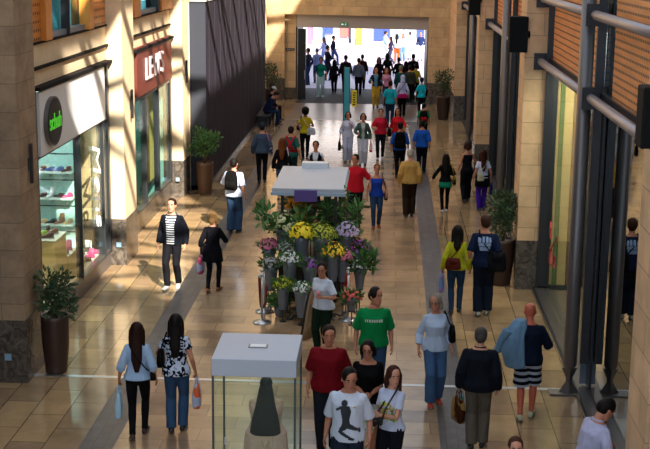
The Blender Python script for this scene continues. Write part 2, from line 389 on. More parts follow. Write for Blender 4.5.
def ceiling_lamp(x, y, z, sx, sy, e, col, label):
    r = thing('ceiling_light', label, 'light', (x, y, z))
    MB().box(-sx / 2, sx / 2, -sy / 2, sy / 2, 0, .04).build('housing', M_DKSTEEL, r)
    ld = bpy.data.lights.new('lamp', 'AREA'); ld.shape = 'RECTANGLE'; ld.size = sx; ld.size_y = sy; ld.energy = e; ld.color = col
    lo = bpy.data.objects.new('lamp', ld); COL.objects.link(lo); lo.parent = r; lo.location = (0, 0, -.02)
ceiling_lamp(-7.2, 23.4, 4.2, 1.6, 4.0, 170, (.9, 1, .95), 'long ceiling light inside the shoe shop window')
ceiling_lamp(-7.2, 31.3, 4.2, 1.2, 3.0, 90, (.6, 1, .95), 'ceiling light inside the shop with the red sign')

# ---- hoarding on the left
r = thing('hoarding', 'tall dark purple grey site hoarding with white top edge behind the tall brown planter', 'hoarding', (-5.0, 35.03, 0))
M_HOARD = plain('dark purple grey board', (.030, .024, .040), .85, var=.15, bscale=4, spec=.15)
MB().box(-.44, .0, -.02, 0, 0.12, 5.2).build('end_panel', plain('mid grey board', (.040, .045, .062), .8, spec=.15), r)
MB().box(-.44, 0, .0, 17.0, 0, 5.2).build('board', M_HOARD, r)
MB().box(-.44, .03, -.04, 17.0, 5.2, 5.29).build('top_edge', M_WHITE, r)
s = MB()
for k in range(14): s.box(-.02, .012, .6 + k * 1.2, .64 + k * 1.2, 0, 5.2)
s.build('seam', plain('dark seam', (.02, .02, .025), .6), r)
MB().box(-.44, .01, .0, 17.0, 0, .12).build('skirting', M_DKSTEEL, r)

# ---- end wall with the way out (slightly skewed)
def E0(x): return 57.6 - (x + 5.6) * .144
def EW(mb, x0, x1, d0, d1, z0, z1, mi=0):
    vs = [(x, E0(x) + d, z) for z in (z0, z1) for d in (d0, d1) for x in (x0, x1)]
    return mb.add(vs, [(0, 2, 3, 1), (4, 5, 7, 6), (0, 1, 5, 4), (2, 6, 7, 3), (0, 4, 6, 2), (1, 3, 7, 5)], mi)
w = MB(); EW(w, -7, -4.66, 0, 4.5, .93, 12.5); EW(w, 1.72, 6, 0, 4.5, .93, 12.5); EW(w, -4.66, 1.72, 0, 4.5, 3.8, 12.5); EW(w, -4.66, -4.17, .25, 4.5, .5, 3.8)
struct(w.build('wall_end', M_STONE))
w = MB(); EW(w, -7, -4.655, -.015, 4.4, 0, .94); EW(w, 1.715, 6, -.015, 4.4, 0, .94); EW(w, -4.66, -4.165, .235, 4.4, 0, .52)
struct(w.build('baseboard_end', M_GRAN))
w = MB(); EW(w, -4.17, 1.72, .3, 4.4, 3.22, 3.8); struct(w.build('ceiling', plain('grey shutter housing', (.42, .39, .39), .5)))
w = MB(); EW(w, -4.17, -4.1, .3, 4.4, 0, 3.22); EW(w, 1.68, 1.72, .3, 4.4, 0, 3.22); struct(w.build('wall_end', plain('dark reveal', (.03, .03, .03), .5)))
d = thing('door_1', None, None, (-4.08, E0(-4.08) + .35, 0)); d['kind'] = 'structure'
MB().box(0, .36, 0, .12, 0, 3.15).build('door_leaf', plain('black door leaf', (.012, .012, .014), .3), d)
MB().box(.30, .33, -.05, 0, .9, 1.3).build('door_handle', M_STEEL, d)
r = thing('exit_sign', 'small green exit sign on the grey header above the way out', 'sign', (-2.0, E0(-2.0) + .27, 3.32))
MB().box(-.17, .17, -.03, .02, 0, .15).build('sign_plate', plain('exit green', (.02, .22, .12), .4, emit=.25), r)
mw = plain('sign white', (.9, .9, .9), .5, emit=.5)
g_ = MB(); g_.prism([(-.14, .06), (-.08, .12), (-.08, .09), (-.03, .09), (-.03, .04), (-.08, .04), (-.08, .01)], lambda a, b: Vector((a, -.036, b + .01)), lambda a, b: Vector((a, -.03, b + .01)))
g_.ell((.075, -.034, .12), (.014, .004, .014)); g_.tube([(.07, -.034, .10), (.06, -.034, .065), (.09, -.034, .045), (.085, -.034, .02)], .008); g_.tube([(.06, -.034, .065), (.035, -.034, .04), (.02, -.034, .035)], .008); g_.tube([(.04, -.034, .09), (.07, -.034, .095), (.10, -.034, .075)], .007)
g_.build('running_figure', mw, r)
r = thing('wall_sign', 'small dark sign plate on the stone pier left of the way out', 'sign', (-4.42, E0(-4.42) + .2, 2.18))
MB().box(-.2, .2, 0, .05, 0, .11).build('sign_plate', M_BLACK, r)
s = MB()
for k in range(4): s.box(-.15 + k * .08, -.10 + k * .08, -.01, 0, .03, .08)
s.build('marks', plain('dim marks', (.3, .3, .3), .5), r)

# ---- the street beyond: shop fronts across the way
r = thing('shop_building', 'white shop building across the sunny street beyond the way out', 'building', (-2, 87, 0))
MB().box(-30, 40, .2, 6, 0, 9).build('wall', plain('white street wall', (.62, .62, .66), .7), r)
MB().box(-30, 40, -.1, .2, 0, .35).build('plinth', plain('pale grey plinth', (.5, .5, .55), .7), r)
def sf(px0, px1, z0, z1, nm, m):
    x0 = at(px0, 40, 87.1).x + 2; x1 = at(px1, 40, 87.1).x + 2
    MB().box(x0, x1, .05, .22, z0, z1).build(nm, m, r)
sf(308, 312, 0, 3, 'post', plain('pink post', (.7, .15, .4), .6)); 
mpb = plain('pale blue shop window', (.42, .62, .75), .2); mbl = plain('deep blue shop window', (.05, .09, .55), .25); mdk = plain('dark street frame', (.03, .03, .05), .4)
sf(313, 322, .7, 3, 'window', mpb); sf(312, 325, .35, .7, 'stall_riser', plain('brown riser', (.3, .2, .2), .6))
sf(323, 325, 0, 3, 'post', mbl); sf(326, 333, 1.1, 3, 'window', mbl)
sf(340, 348, .9, 1.9, 'poster', plain('red poster', (.7, .12, .1), .6)); sf(349, 351, .5, 3, 'post', mdk)
sf(341, 355, .3, .75, 'stall_riser', plain('slate riser', (.25, .27, .42), .6))
sf(356, 362, .3, 3, 'post', plain('orange column', (.85, .42, .05), .6))
sf(374, 383, .7, 3, 'window', mbl); sf(384, 390, .9, 3, 'window', mbl); sf(373, 382, .2, .65, 'stall_riser', plain('slate riser', (.25, .27, .42), .6))
sf(396, 400, .4, 3, 'post', mpb); sf(417, 424, .9, 3, 'window', mbl); sf(404, 412, .5, 3, 'window', mpb)

# ---- right wall: stone piers every bay, glass, steel columns, rails
M_STONE_BOUNCE = stone('bounce-lit sandstone', (.76, .50, .29), (.64, .41, .23), (.42, .28, .17), varamt=.25, nscale=1.8)  # sandstone lightened: light bounced off the floor is put into its colour
PY = [12.55, 25.0, 38.0, 51.0]; XG = 3.18
w = MB()
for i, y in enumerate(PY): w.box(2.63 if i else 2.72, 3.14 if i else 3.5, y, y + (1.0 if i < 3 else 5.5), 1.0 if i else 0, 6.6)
struct(w.build('wall_right', M_STONE_BOUNCE))
w = MB()
for i, y in enumerate(PY):
    if i: w.box(2.615, 3.15, y - .015, y + (1.02 if i < 3 else 5.5), 0, 1.0)
struct(w.build('baseboard_right', M_GRAN))
M_TIMB = perforated('perforated red timber', (.80, .31, .10), (.05, .015, .01), .11, .10, .34)
M_SLAT = perforated('slatted red timber', (.78, .30, .10), (.16, .05, .02), .1, .11, slats=True)
for i in range(3):
    a, b = PY[i] + 1.0, PY[i + 1]; m = (a + b) / 2 if i else 19.05
    if i == 0:
        struct(MB().box(3.12, 3.3, a, 18.0, 4.6, 6.6).build('wall_right', M_TIMB)); struct(MB().box(3.12, 3.3, 18.95, b - .35, 4.6, 6.6).build('wall_right', M_SLAT))
    else: struct(MB().box(3.12, 3.3, a, b - .3, 4.6, 6.6).build('wall_right', M_SLAT))
    wi = thing('window_%d' % (5 + i), None, None, (XG, a, 0)); wi['kind'] = 'structure'
    MB().box(-.17, .12, 0, b - a, 0, .06).build('window_sill', M_STEELP, wi); MB().box(-.21, -.17, 0, b - a, 0, .03).build('window_sill', M_DKSTEEL, wi)
    MB().box(-.01, .01, 0, m - a, .1, 4.5).build('pane', M_MIRROR, wi); MB().box(-.01, .01, m - a, b - a, .1, 4.5).build('pane', M_GLASS2, wi)
    MB().box(-.1, .12, 0, b - a, 4.45, 4.62).build('transom', M_DKSTEEL, wi)
    mm = m - a
    MB().box(-.13, .1, mm - .06, mm, .1, 4.5).build('mullion', M_BLUEGR, wi); MB().box(-.03, .1, mm - .30, mm - .06, .1, 6.6).build('mullion', M_DKSTEEL, wi)
    MB().box(-.14, .1, b - a - .12, b - a - .04, .1, 6.6).build('mullion', M_DKSTEEL, wi); MB().box(-.1, .1, 0, .2, .1, 4.5).build('mullion', M_DKSTEEL, wi)
    if i: MB().box(-.08, .1, mm + 2.8, mm + 2.9, .1, 4.5).build('mullion', M_DKSTEEL, wi); MB().box(-.08, .1, mm - 3.2, mm - 3.1, .1, 4.5).build('mullion', M_BLUEGR, wi)
    if i == 0: MB().box(-.06, -.04, 18.0 - a, 18.9 - a, 4.6, 6.6).build('pane', M_MIRROR, wi); MB().box(-.04, .1, 17.95 - a, 18.05 - a, 4.6, 6.6).build('mullion', M_BLACK, wi)
w = MB().box(3.3, 7.5, 2, 56, 4.5, 4.6)
struct(w.build('ceiling', M_DKSTEEL))
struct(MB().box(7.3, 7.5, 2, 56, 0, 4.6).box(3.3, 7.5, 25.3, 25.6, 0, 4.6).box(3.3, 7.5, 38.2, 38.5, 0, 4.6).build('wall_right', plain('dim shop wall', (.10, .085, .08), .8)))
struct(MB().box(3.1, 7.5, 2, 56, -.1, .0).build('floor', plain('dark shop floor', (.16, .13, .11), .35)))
w = MB(); w.prism([(-6, 4.6), (12.6, 4.6), (12.6, 6.6), (62, 6.6), (62, 17), (16, 17), (16, 12.7), (8, 12.7), (6.4, 15.1), (3.6, 19.5), (3.2, 22), (-6, 22)], lambda a, b: Vector((3.3, a, b)), lambda a, b: Vector((3.6, a, b)))  # unseen upper wall, its stepped skyline made up to shape the sun shadows
w.box(2.75, 6, -6, 12.5, 0, 4.6)
struct(w.build('wall_right', M_PALE))
# roof steelwork over the mall
w = MB()
for k in range(22):
    y = -3 + k * 2.9; w.box(-6.2, 3.4, y, y + .16, 12.7, 12.95)
for k in range(8):
    y = -2 + k * 7.0
    w.tube([(-6.1, y, 12.85), (3.3, y + 5.6, 12.85)], .09, 6); w.tube([(-6.1, y + 5.6, 12.85), (3.3, y, 12.85)], .09, 6)
w.box(-1.5, -1.25, -3, 58, 12.6, 13)
struct(w.build('ceiling', M_STEELP))

# things on the right wall
def steel_column(y, label):
    r = thing('steel_column', label, 'column', (2.86, y, 0), group=None)
    MB().rings([(.40, .07, .07), (.48, .105, .105), (6.6, .105, .105)], 24).build('shaft', M_STEELP, r, True)
    MB().rings([(.03, .15, .11), (.2, .05, .05), (.26, .05, .05), (.42, .12, .1)], 4, pw=.8).build('tapered_foot', M_STEELP, r)
    MB().box(-.3, .12, -.13, .13, 0, .03).build('base_plate', M_STEELP, r)
    MB().box(.14, .26, -.05, .05, .5, 6.6).build('backing_fin', M_DKSTEEL, r)
steel_column(18.8, 'grey steel column with waisted foot nearest the viewer on the right glass front')
steel_column(31.8, 'grey steel column beyond the first planter on the right, between the nearer stone piers')
steel_column(44.7, 'farthest grey steel column, beside the farthest stone pier on the right')
def rail(z, y0, y1, label):
    r = thing('steel_rail', label, 'rail', (2.93, y0, z))
    MB().tube([(0, 0, 0), (0, y1 - y0, 0)], .07, 14).build('tube', plain('light steel tube', (.36, .32, .34), .4, .5), r, True)
    MB().box(-.13, .13, y1 - y0 - .04, y1 - y0, -.16, .16).build('bracket', M_DKSTEEL, r)
lv = {4.55: 'lower', 5.74: 'upper'}
for z in (4.55, 5.74):
    rail(z, 13.55, 18.66, lv[z] + ' steel rail in front of the nearest timber panel')
    rail(z, 18.94, 25.0, lv[z] + ' steel rail between the nearest steel column and the next stone pier')
    if z < 5: rail(z, 26.0, 38.0, 'steel rail along the middle bay of the right side above the glass'); rail(z, 39.0, 51.0, 'steel rail along the farthest bay of the right side')
def speaker(x, y, z, label, h=.62, w_=.3):
    r = thing('wall_speaker', label, 'speaker', (x, y, z))
    MB().box(0, w_, 0, .32, 0, h).build('case', plain('black speaker case', (.006, .007, .008), .7, spec=.15), r, bevel=.015)
    MB().box(.025, w_ - .025, -.012, 0, .03, h - .03).build('grille', plain('dark grille', (.008, .01, .011), .9, spec=.1), r)
    MB().box(w_, w_ + .05, .1, .2, h * .4, h * .6).build('bracket', M_DKSTEEL, r)
speaker(2.47, 12.5, 4.74, 'black box speaker at the near edge of the picture on the nearest pier', .6, .3)
speaker(2.30, 24.9, 4.72, 'black box speaker on the stone pier behind the two steel rails', .68, .36)
speaker(2.30, 37.9, 4.80, 'black box speaker high on the middle stone pier', .9, .34)
# wall lights on the left piers
for y, x, lab in ((26.9, XP, 'slim black wall light on the pale pier between the two shops'), (34.35, XP, 'slim black wall light on the pale pier beside the hoarding'), (19.1, XP, 'slim black wall light on the brown pier beside the shoe shop')):
    r = thing('wall_light', lab, 'light', (x, y, 3.05))
    MB().box(.02, .07, -.03, .03, 0, .62).build('lamp_body', M_BLACK, r, bevel=.01); MB().box(0, .03, -.04, .04, .2, .4).build('bracket', M_DKSTEEL, r)
# small blue plates on the granite bases
for p, lab in (((-5.62, 26.18, .45), 'small blue plate on the granite base of the pier beside the shoe shop'), ((-5.62, 33.83, .5), 'small blue plate on the granite base of the pier by the tall planter'), ((-5.75, 18.58, .42), 'small pale plate on the granite base of the nearest pier')):
    r = thing('socket_plate', lab, 'plate', p); MB().box(-.05, .05, -.015, 0, -.05, .05).build('plate', plain('pale blue plate', (.25, .42, .6), .4), r)
    MB().box(-.06, .06, -.008, 0, -.06, .06).build('surround', M_STEELP, r)

# display panels seen through the right-hand glass
for (x0, x1, c, lab) in ((3.24, 3.355, (.62, .46, .2), 'narrow ochre board behind the glass nearest the stone pier'), (3.365, 3.44, (.08, .20, .05), 'narrow green board behind the glass between two ochre ones'), (3.45, 3.62, (.66, .48, .2), 'ochre board behind the glass right of the green one'), (3.64, 3.9, (.3, .12, .05), 'rust brown board behind the glass right of the ochre ones')):
    r = thing('ad_board', lab, 'panel', (x0, 25.05, 0)); MB().box(0, x1 - x0, 0, .05, .1, 4.3).build('board', plain('board %s' % (c,), c, .6), r)
    MB().box(0, x1 - x0, -.08, .12, 0, .1).build('base', M_DKSTEEL, r)
ceiling_lamp(3.6, 22.6, 4.4, .4, 4.0, 160, (1, .9, .7), 'strip light inside the right-hand glass front')
r = thing('window_sticker', 'red scribbled sticker low on the glass beside the stone pier', 'sticker', (XG - .02, 23.2, 0))
q = random.Random(4)
for k in range(9):
    y = .1 + q.random() * .8; z = .75 + q.random() * .9
    MB().tube([(0, y, z), (0, y + q.uniform(-.2, .2), z + q.uniform(.05, .25)), (0, y + q.uniform(-.2, .2), z + q.uniform(-.1, .2))], .013, 5).build('stroke', plain('sticker red', (.5, .03, .04), .5), r)

# ================================================================ SHOP SIGNS
r = thing('shop_sign', 'white fascia panel with a round black and green shoe shop logo', 'sign', (XL + .03, 20.7, 3.2))
MB().box(0, .06, 0, 4.88, 0, 1.06).build('panel', M_WHITE, r)
def MX(x, y, z): # text facing +x, reading away along +y
    return Matrix.Translation((x, y, z)) @ Matrix(((0, 0, 1, 0), (1, 0, 0, 0), (0, 1, 0, 0), (0, 0, 0, 1)))
cpos = atx(57.5, 121, XL + .2)
cy_, cz_ = cpos.y - 20.7, cpos.z - 3.2
b = MB(); b.loft([[Vector((xx, cy_ + rr * 1.18 * cos(2 * pi * i / 40), cz_ + rr * sin(2 * pi * i / 40))) for i in range(40)] for xx, rr in ((.06, .42), (.13, .42))]).build('round_rim', M_STEELP, r, False)
b = MB(); b.loft([[Vector((xx, cy_ + rr * 1.18 * cos(2 * pi * i / 40), cz_ + rr * sin(2 * pi * i / 40))) for i in range(40)] for xx, rr in ((.12, .39), (.14, .39))]).build('disc', M_BLACK, r)
text('lettering', 'schuh', plain('logo green', (.12, .75, .05), .5, emit=.3), r, MX(.15, cy_ - .03, cz_), .38, .006, .004, sx=.88)
r = thing('shop_sign', 'rust red fascia panel with large white capital letters', 'sign', (XL + .03, 28.95, 3.25))
MB().box(0, .06, 0, 4.7, 0, 1.13).build('panel', plain('rust red panel', (.15, .030, .018), .5, var=.1, bscale=3), r)
text('lettering', "LEVI'S", plain('letter white', (.62, .52, .56), .6), r, MX(.09, 2.1, .54), .76, .02, -.004, sx=1.3)
# script on the glass
r = thing('window_lettering', 'white script lettering running down the far end of the shoe shop glass', 'lettering', (XL + .0, 24.15, .54))
text('lettering', 'Mens', plain('script white', (.92, .95, .95), .5, emit=.15), r, MX(.03, .85, 1.45) @ Matrix.Rotation(-pi / 2 * .93, 4, 'Z'), .82, .004, .0, .35)
r = thing('wall_panel', 'ochre inner panel behind the glass of the shop with the red sign', 'panel', (XL - .4, 32.0, .5))
MB().box(-.05, 0, 0, 1.7, 0, 2.65).build('board', plain('ochre board', (.5, .42, .14), .6), r); MB().box(-.08, .03, 0, 1.7, 0, .1).build('base', M_DKSTEEL, r)
for k, (y, x, lab) in enumerate(((29.6, -6.7, 'pale teal garment form behind the glass, nearer of two'), (31.2, -6.6, 'pale teal garment form behind the glass, farther of two'))):
    r = thing('dress_form', lab, 'mannequin', (x, y, 0)); mt = plain('pale teal cloth', (.4, .75, .72), .8)
    MB().rings([(.95, .15, .1), (1.1, .13, .1), (1.35, .2, .13), (1.48, .16, .09), (1.55, .05, .05), (1.62, .05, .05)], 14).build('torso', mt, r, True)
    MB().cyl(0, 0, 0.02, 1.0, .025, 10).build('pole', M_STEEL, r); MB().cyl(0, 0, 0, .03, .2, 20).build('base', M_STEEL, r)
    MB().rings([(.55, .26, .2), (.95, .16, .12)], 14).build('skirt', mt, r, True)

# ================================================================ SHOE DISPLAY
M_OCHB = plain('ochre display box', (.72, .45, .12), .5)
def plinth(x, y, z0, sx, sy, h, label):
    r = thing('display_plinth', label, 'plinth', (x, y, z0)); MB().box(-sx / 2, sx / 2, -sy / 2, sy / 2, 0, h - .02).build('box', M_OCHB, r, bevel=.01)
    MB().box(-sx / 2 - .01, sx / 2 + .01, -sy / 2 - .01, sy / 2 + .01, h - .02, h).build('top', plain('pale plinth top', (.8, .72, .55), .4), r)
plinth(-6.3, 22.9, .36, .6, .8, 1.0, 'tallest ochre display plinth in the shoe window')
plinth(-6.25, 23.75, .36, .5, .7, .5, 'middle ochre display plinth in the shoe window')
plinth(-6.25, 24.5, .36, .5, .5, .2, 'low ochre display plinth in the shoe window')
r = thing('display_wall', 'pale teal backing wall behind the shoe shelves', 'panel', (-7.7, 25.9, .36)); MB().box(0, 1.38, 0, .05, 0, 3.6).build('board', M_TEALW, r)
s = MB()
for k in range(5): s.box(0, 1.38, -.008, 0, .4 + k * .55, .42 + k * .55)
s.build('joint', M_DKSTEEL, r)
for i, z in enumerate((.95, 1.5, 2.05)):
    r = thing('shoe_shelf', ('lowest', 'middle', 'highest')[i] + ' glass shoe shelf at the end of the shoe window', 'shelf', (-7.4, 25.6, z))
    MB().box(0, .95, 0, .3, 0, .02).build('board', plain('pale shelf', (.55, .68, .64), .3), r)
    for k in range(3): MB().box(.1 + k * .35, .12 + k * .35, .1, .3, -.1, 0).build('bracket', M_STEEL, r)
def shoe_at(x, y, z, rz, col, boot, label):
    r = thing('shoe', label, 'shoe', (x, y, z), rz, 'shoes shown in the shoe shop window')
    MB().rings([(0, .045, .14, 0), (.02, .048, .145, 0)], 14).build('sole', plain('shoe sole', (.6, .58, .55), .6), r, True)
    b = MB(); b.rings([(.02, .043, .14, 0), (.055, .04, .125, -.01), (.08, .035, .07, -.06), (.11 if not boot else .22, .036, .05, -.075)], 14)
    b.build('upper', plain('shoe leather %s' % (col,), col, .5), r, True)
    MB().tube([(-.02, .02, .075), (.02, .03, .07)], .006, 5).build('laces', M_WHITE, r)
cl = [((.02, .02, .02), 'black'), ((.75, .75, .78), 'white'), ((.06, .1, .3), 'navy'), ((.25, .1, .04), 'brown'), ((.6, .05, .2), 'pink'), ((.35, .5, .08), 'green'), ((.1, .03, .02), 'oxblood'), ((.55, .4, .2), 'tan')]
spots = []
for i, z in enumerate((.97, 1.52, 2.07)):
    for k in range(5): spots.append((-7.3 + k * .18, 25.72, z, ('lowest', 'middle', 'highest')[i] + ' shelf'))
for k in range(4): spots.append((-6.2 - .16 * (k % 2), 22.65 + k * .18, 1.36, 'the tallest plinth'))
for k in range(4): spots.append((-6.15 - .16 * (k % 2), 23.52 + k * .16, .86, 'the middle plinth'))
for k in range(3): spots.append((-6.15 - .14 * (k % 2), 24.36 + k * .15, .56, 'the low plinth'))
for k in range(6): spots.append((-6.05 - .2 * (k % 2), 24.9 + k * .17, .365, 'the window floor'))
q = random.Random(3); seen = {}
ords = ['nearest', 'second', 'third', 'fourth', 'fifth', 'sixth', 'seventh', 'farthest']
for x, y, z, where in spots:
    c, cn = q.choice(cl); bt = q.random() < .3; i = seen.get(where, 0); seen[where] = i + 1
    shoe_at(x, y, z, q.uniform(1.2, 2.8), c, bt, '%s %s on %s of the shoe window, %s along it' % (cn, 'boot' if bt else 'shoe', where, ords[i]))
r = thing('price_card', 'small dark framed card standing on the shoe window floor', 'card', (-6.2, 25.9, .365))

MB().box(-.10, .10, -.02, .0, .0, .42).build('frame', M_BLACK, r); MB().box(-.07, .07, -.026, -.02, .06, .24).build('card', M_WHITE, r)

# ================================================================ PLANTERS
def leafcloud(mb, c, R, n, size, q, up=.3, mi=0):
    for _ in range(n):
        while True:
            p = Vector((q.uniform(-1, 1), q.uniform(-1, 1), q.uniform(-1, 1)))
            if p.length < 1 and p.length > .25: break
        d = (p + Vector((q.uniform(-.5, .5), q.uniform(-.5, .5), up + q.uniform(-.4, .4)))).normalized()
        o = Vector(c) + Vector((p.x * R[0], p.y * R[1], p.z * R[2])); s = d.orthogonal().normalized()
        s = Matrix.Rotation(q.uniform(0, 6.3), 3, d) @ s; L = size * q.uniform(.7, 1.3); W = L * .22; n_ = d.cross(s)
        mb.add([o, o + d * L * .5 + s * W + n_ * W * .3, o + d * L, o + d * L * .5 - s * W + n_ * W * .3, o + d * L * .5], [(0, 1, 4), (1, 2, 4), (2, 3, 4), (3, 0, 4)], mi)
M_LEAF = plain('dark olive leaves', (.045, .085, .035), .5, var=.6, bscale=30)
M_LEAF2 = plain('green leaves', (.06, .16, .035), .5, var=.5, bscale=30)
M_BARK = plain('thin brown bark', (.14, .08, .04), .8)
def planter(x, y, H, R, top, label, mat, crown=(.5, .5, .55), zc=1.5, n=900, seed=1, leaf=M_LEAF):
    r = thing('potted_tree', label, 'plant', (x, y, 0)); q = random.Random(seed)
    MB().rings([(0, R * .76, R * .76), (.03, R * .78, R * .78), (H * .5, R * .97, R * .97), (H * .93, R * 1.0, R * 1.0), (H, R * 1.02, R * 1.02), (H, R * .93, R * .93), (H - .06, R * .9, R * .9)], 28).build('pot', mat, r, True)
    MB().rings([(H - .08, R * .9, R * .9), (H - .05, R * .9, R * .9)], 24).build('soil', plain('pale pebbles', (.34, .32, .3), .9, bump=.8, bscale=50), r)
    b = MB()
    for k in range(6):
        a = k * 1.05 + q.random(); e = Vector((cos(a) * crown[0] * .6, sin(a) * crown[1] * .6, zc + crown[2] * q.uniform(-.2, .5)))
        b.tube([(cos(a) * .03, sin(a) * .03, H - .06), (cos(a) * .06, sin(a) * .06, H + .25), tuple(e * .7 + Vector((0, 0, zc * .25))), tuple(e)], [.018, .015, .011, .005], 6)
    b.build('stem', M_BARK, r, True)
    f = MB()
    for k in range(9):
        a = k * 2.4; rr = .55 * q.random() + .15
        leafcloud(f, (cos(a) * crown[0] * rr, sin(a) * crown[1] * rr, zc + crown[2] * q.uniform(-.6, .6)), (crown[0] * .5, crown[1] * .5, crown[2] * .45), n // 9, .105, q)
    f.build('foliage', leaf, r)
planter(-5.17, 19.2, .93, .22, 2.0, 'dark olive shrub in a dark brown planter beside the nearest granite base on the left', M_POT, (.30, .32, .42), 1.27, 850, 1)
planter(-4.98, 34.5, .88, .235, 2.0, 'leafy shrub in a tall lighter brown planter in front of the dark hoarding', M_POTL, (.44, .4, .42), 1.45, 900, 2, M_LEAF2)
planter(2.37, 25.35, .95, .25, 2.0, 'dark shrub in a brown planter beside the right-hand granite base behind the navy shirt', M_POT, (.34, .34, .50), 1.42, 900, 3)
planter(2.23, 51.4, .95, .27, 2.0, 'shrub in the farthest brown planter near the far stone pier', M_POT, (.5, .45, .5), 1.5, 700, 4)
planter(-4.92, 53.6, .9, .25, 2.0, 'shrub mostly hidden behind the far end of the dark hoarding', M_POT, (.42, .42, .5), 1.5, 500, 5)
planter(2.25, 13.0, .9, .25, 2.0, 'shrub whose leaf tips show below the reading man in the pale shirt', M_POT, (.28, .28, .22), 1.08, 500, 6)

# ================================================================ TOTEM, GLASS CASE, BENCH
r = thing('information_totem', 'tall slim turquoise totem standing behind the flower stall', 'totem', (-1.40, 43.5, 0))
MB().box(-.085, .085, -.05, .05, 0, 2.72).build('panel', plain('turquoise face', (.04, .38, .50), .4), r); MB().box(-.11, -.085, -.06, .06, 0, 2.74).build('edge', M_DKSTEEL, r); MB().box(.085, .11, -.06, .06, 0, 2.74).build('edge', M_DKSTEEL, r)
MB().box(-.18, .17, -.16, .16, 0, .04).build('base_plate', M_STEELP, r); MB().box(.13, .18, -.01, .01, 2.0, 2.03).build('sign_arm', M_STEEL, r)
r = thing('hanging_sign', 'narrow yellow sign with dark marks hanging beside the turquoise totem', 'sign', (-1.14, 43.45, 1.4))
MB().box(-.085, .085, -.015, .015, 0, .56).build('sign_plate', plain('sign yellow', (.85, .68, .02), .5), r)
s = MB()
for k in range(6): s.box(-.05 + (k % 2) * .02, .04, -.022, -.015, .06 + k * .08, .10 + k * .08)
s.build('marks', M_BLACK, r)
r = thing('glass_case', 'tall glass case with a thick pale grey lid in the foreground', 'display case', (-1.405, 13.85, 0))
MB().box(-.47, .47, -.49, .49, 2.0, 2.2).build('lid', plain('pale grey lid', (.40, .46, .58), .4), r, bevel=.008)
lt = MB().box(-.09, .09, -.05, .05, 2.2, 2.212).build('light_panel', plain('white light panel', (.8, .85, .9), .4), r); MB().box(-.11, .11, -.065, .065, 2.2, 2.206).build('panel_trim', M_STEELP, r)
MB().box(-.47, .47, -.49, .49, 0, .12).build('base', M_STEELP, r)
MCG = glass('pale green case glass', (.95, 1, .97), .015, .06)
for a in ((-.45, -.44, -.47, .47), (.44, .45, -.47, .47), (-.44, .44, .46, .47)): MB().box(a[0], a[1], a[2], a[3], .12, 2.0).build('glass_panel', MCG, r)
MB().box(-.44, .44, -.47, -.46, .12, 2.0).build('glass_panel', MCG, r)
for sx in (-1, 1):
    for sy in (-1, 1): MB().box(sx * .455 - .012, sx * .455 + .012, sy * .475 - .012, sy * .475 + .012, .12, 2.0).build('corner_post', plain('dark case post', (.05, .06, .06), .4), r)
MB().box(-.33, -.31, -.485, -.47, 1.2, 1.28).build('lock', M_STEEL, r)

r = thing('bench', 'dark bench against the far end of the hoarding', 'bench', (-4.72, 49.6, 0))
MB().box(-.25, .25, -1.6, 1.6, .40, .46).build('seat', M_DKSTEEL, r, bevel=.01)
for y in (-1.4, 0, 1.4): MB().box(-.2, .2, y - .04, y + .04, 0, .40).build('leg', M_DKSTEEL, r)

# ================================================================ FLOWER STALL
KX, KY = -1.42, 24.3
r = thing('flower_stall', 'flower stall cart with flat pale roof in the middle of the mall', 'stall', (KX, KY, 0))
MB().box(-.68, .66, -1.15, 1.35, 2.22, 2.30).build('roof', plain('pale blue grey roof', (.40, .45, .54), .45, var=.12, bscale=5), r, bevel=.01)
MB().box(-.70, .68, -1.18, 1.38, 2.17, 2.23).build('roof_trim', plain('blue grey trim', (.32, .42, .55), .4), r)
MB().box(-.28, .25, 1.15, 1.40, 2.30, 2.40).build('roof_box', plain('pale roof box', (.6, .66, .75), .4), r)
MB().box(-.26, .16, -1.22, -1.18, 2.07, 2.28).build('name_board', plain('purple board', (.08, .045, .24), .5), r)
for sx in (-.50, .50):
    for sy in (-.95, 1.1): MB().box(sx - .03, sx + .03, sy - .03, sy + .03, .1, 2.17).build('post', M_BLACK, r)
MB().box(-.60, .60, -.6, 1.2, .1, .8).build('counter', plain('dark cart body', (.02, .022, .02), .6), r, bevel=.01)
for z in (.82, 1.25): MB().box(-.58, .58, -.45, 1.2, z, z + .03).build('shelf', plain('dark shelf', (.03, .03, .03), .5), r)
for sx in (-.5, .5):
    for sy in (-.5, 1.05): MB().cyl(0, 0, -.03, .03, .09, 16).build('wheel', M_BLACK, r).matrix_local = Matrix.Translation((sx, sy, .09)) @ Matrix.Rotation(pi / 2, 4, 'Y')
# tiered stand in front
r = thing('bucket_stand', 'black tiered metal stand holding flower buckets in front of the stall', 'stand', (-1.25, 22.45, 0))
b = MB()
for a in (0.2, 1.3, 2.4, 3.5, 4.6, 5.6): b.tube([(0, 0, .14), (cos(a) * .42, sin(a) * .32, .10), (cos(a) * .48, sin(a) * .36, .06)], .018, 6)
b.build('foot_frame', M_DKSTEEL, r); MB().cyl(0, .05, .1, 1.3, .03, 12).build('pole', M_DKSTEEL, r)
b = MB()
for (cx_, cy_, z_) in ((-.30, -.12, .22), (.0, -.28, .12), (-.18, .08, .62), (.12, .1, .6), (-.02, .28, .92), (.22, .30, .98)): b.loft([[Vector((cx_ + .13 * cos(t * pi / 8), cy_ + .13 * sin(t * pi / 8), z_ + dz)) for t in range(16)] for dz in (0, .02)])
b.build('ring_holder', M_DKSTEEL, r)
M_BUCK = plain('galvanised bucket', (.20, .23, .29), .4, .5)
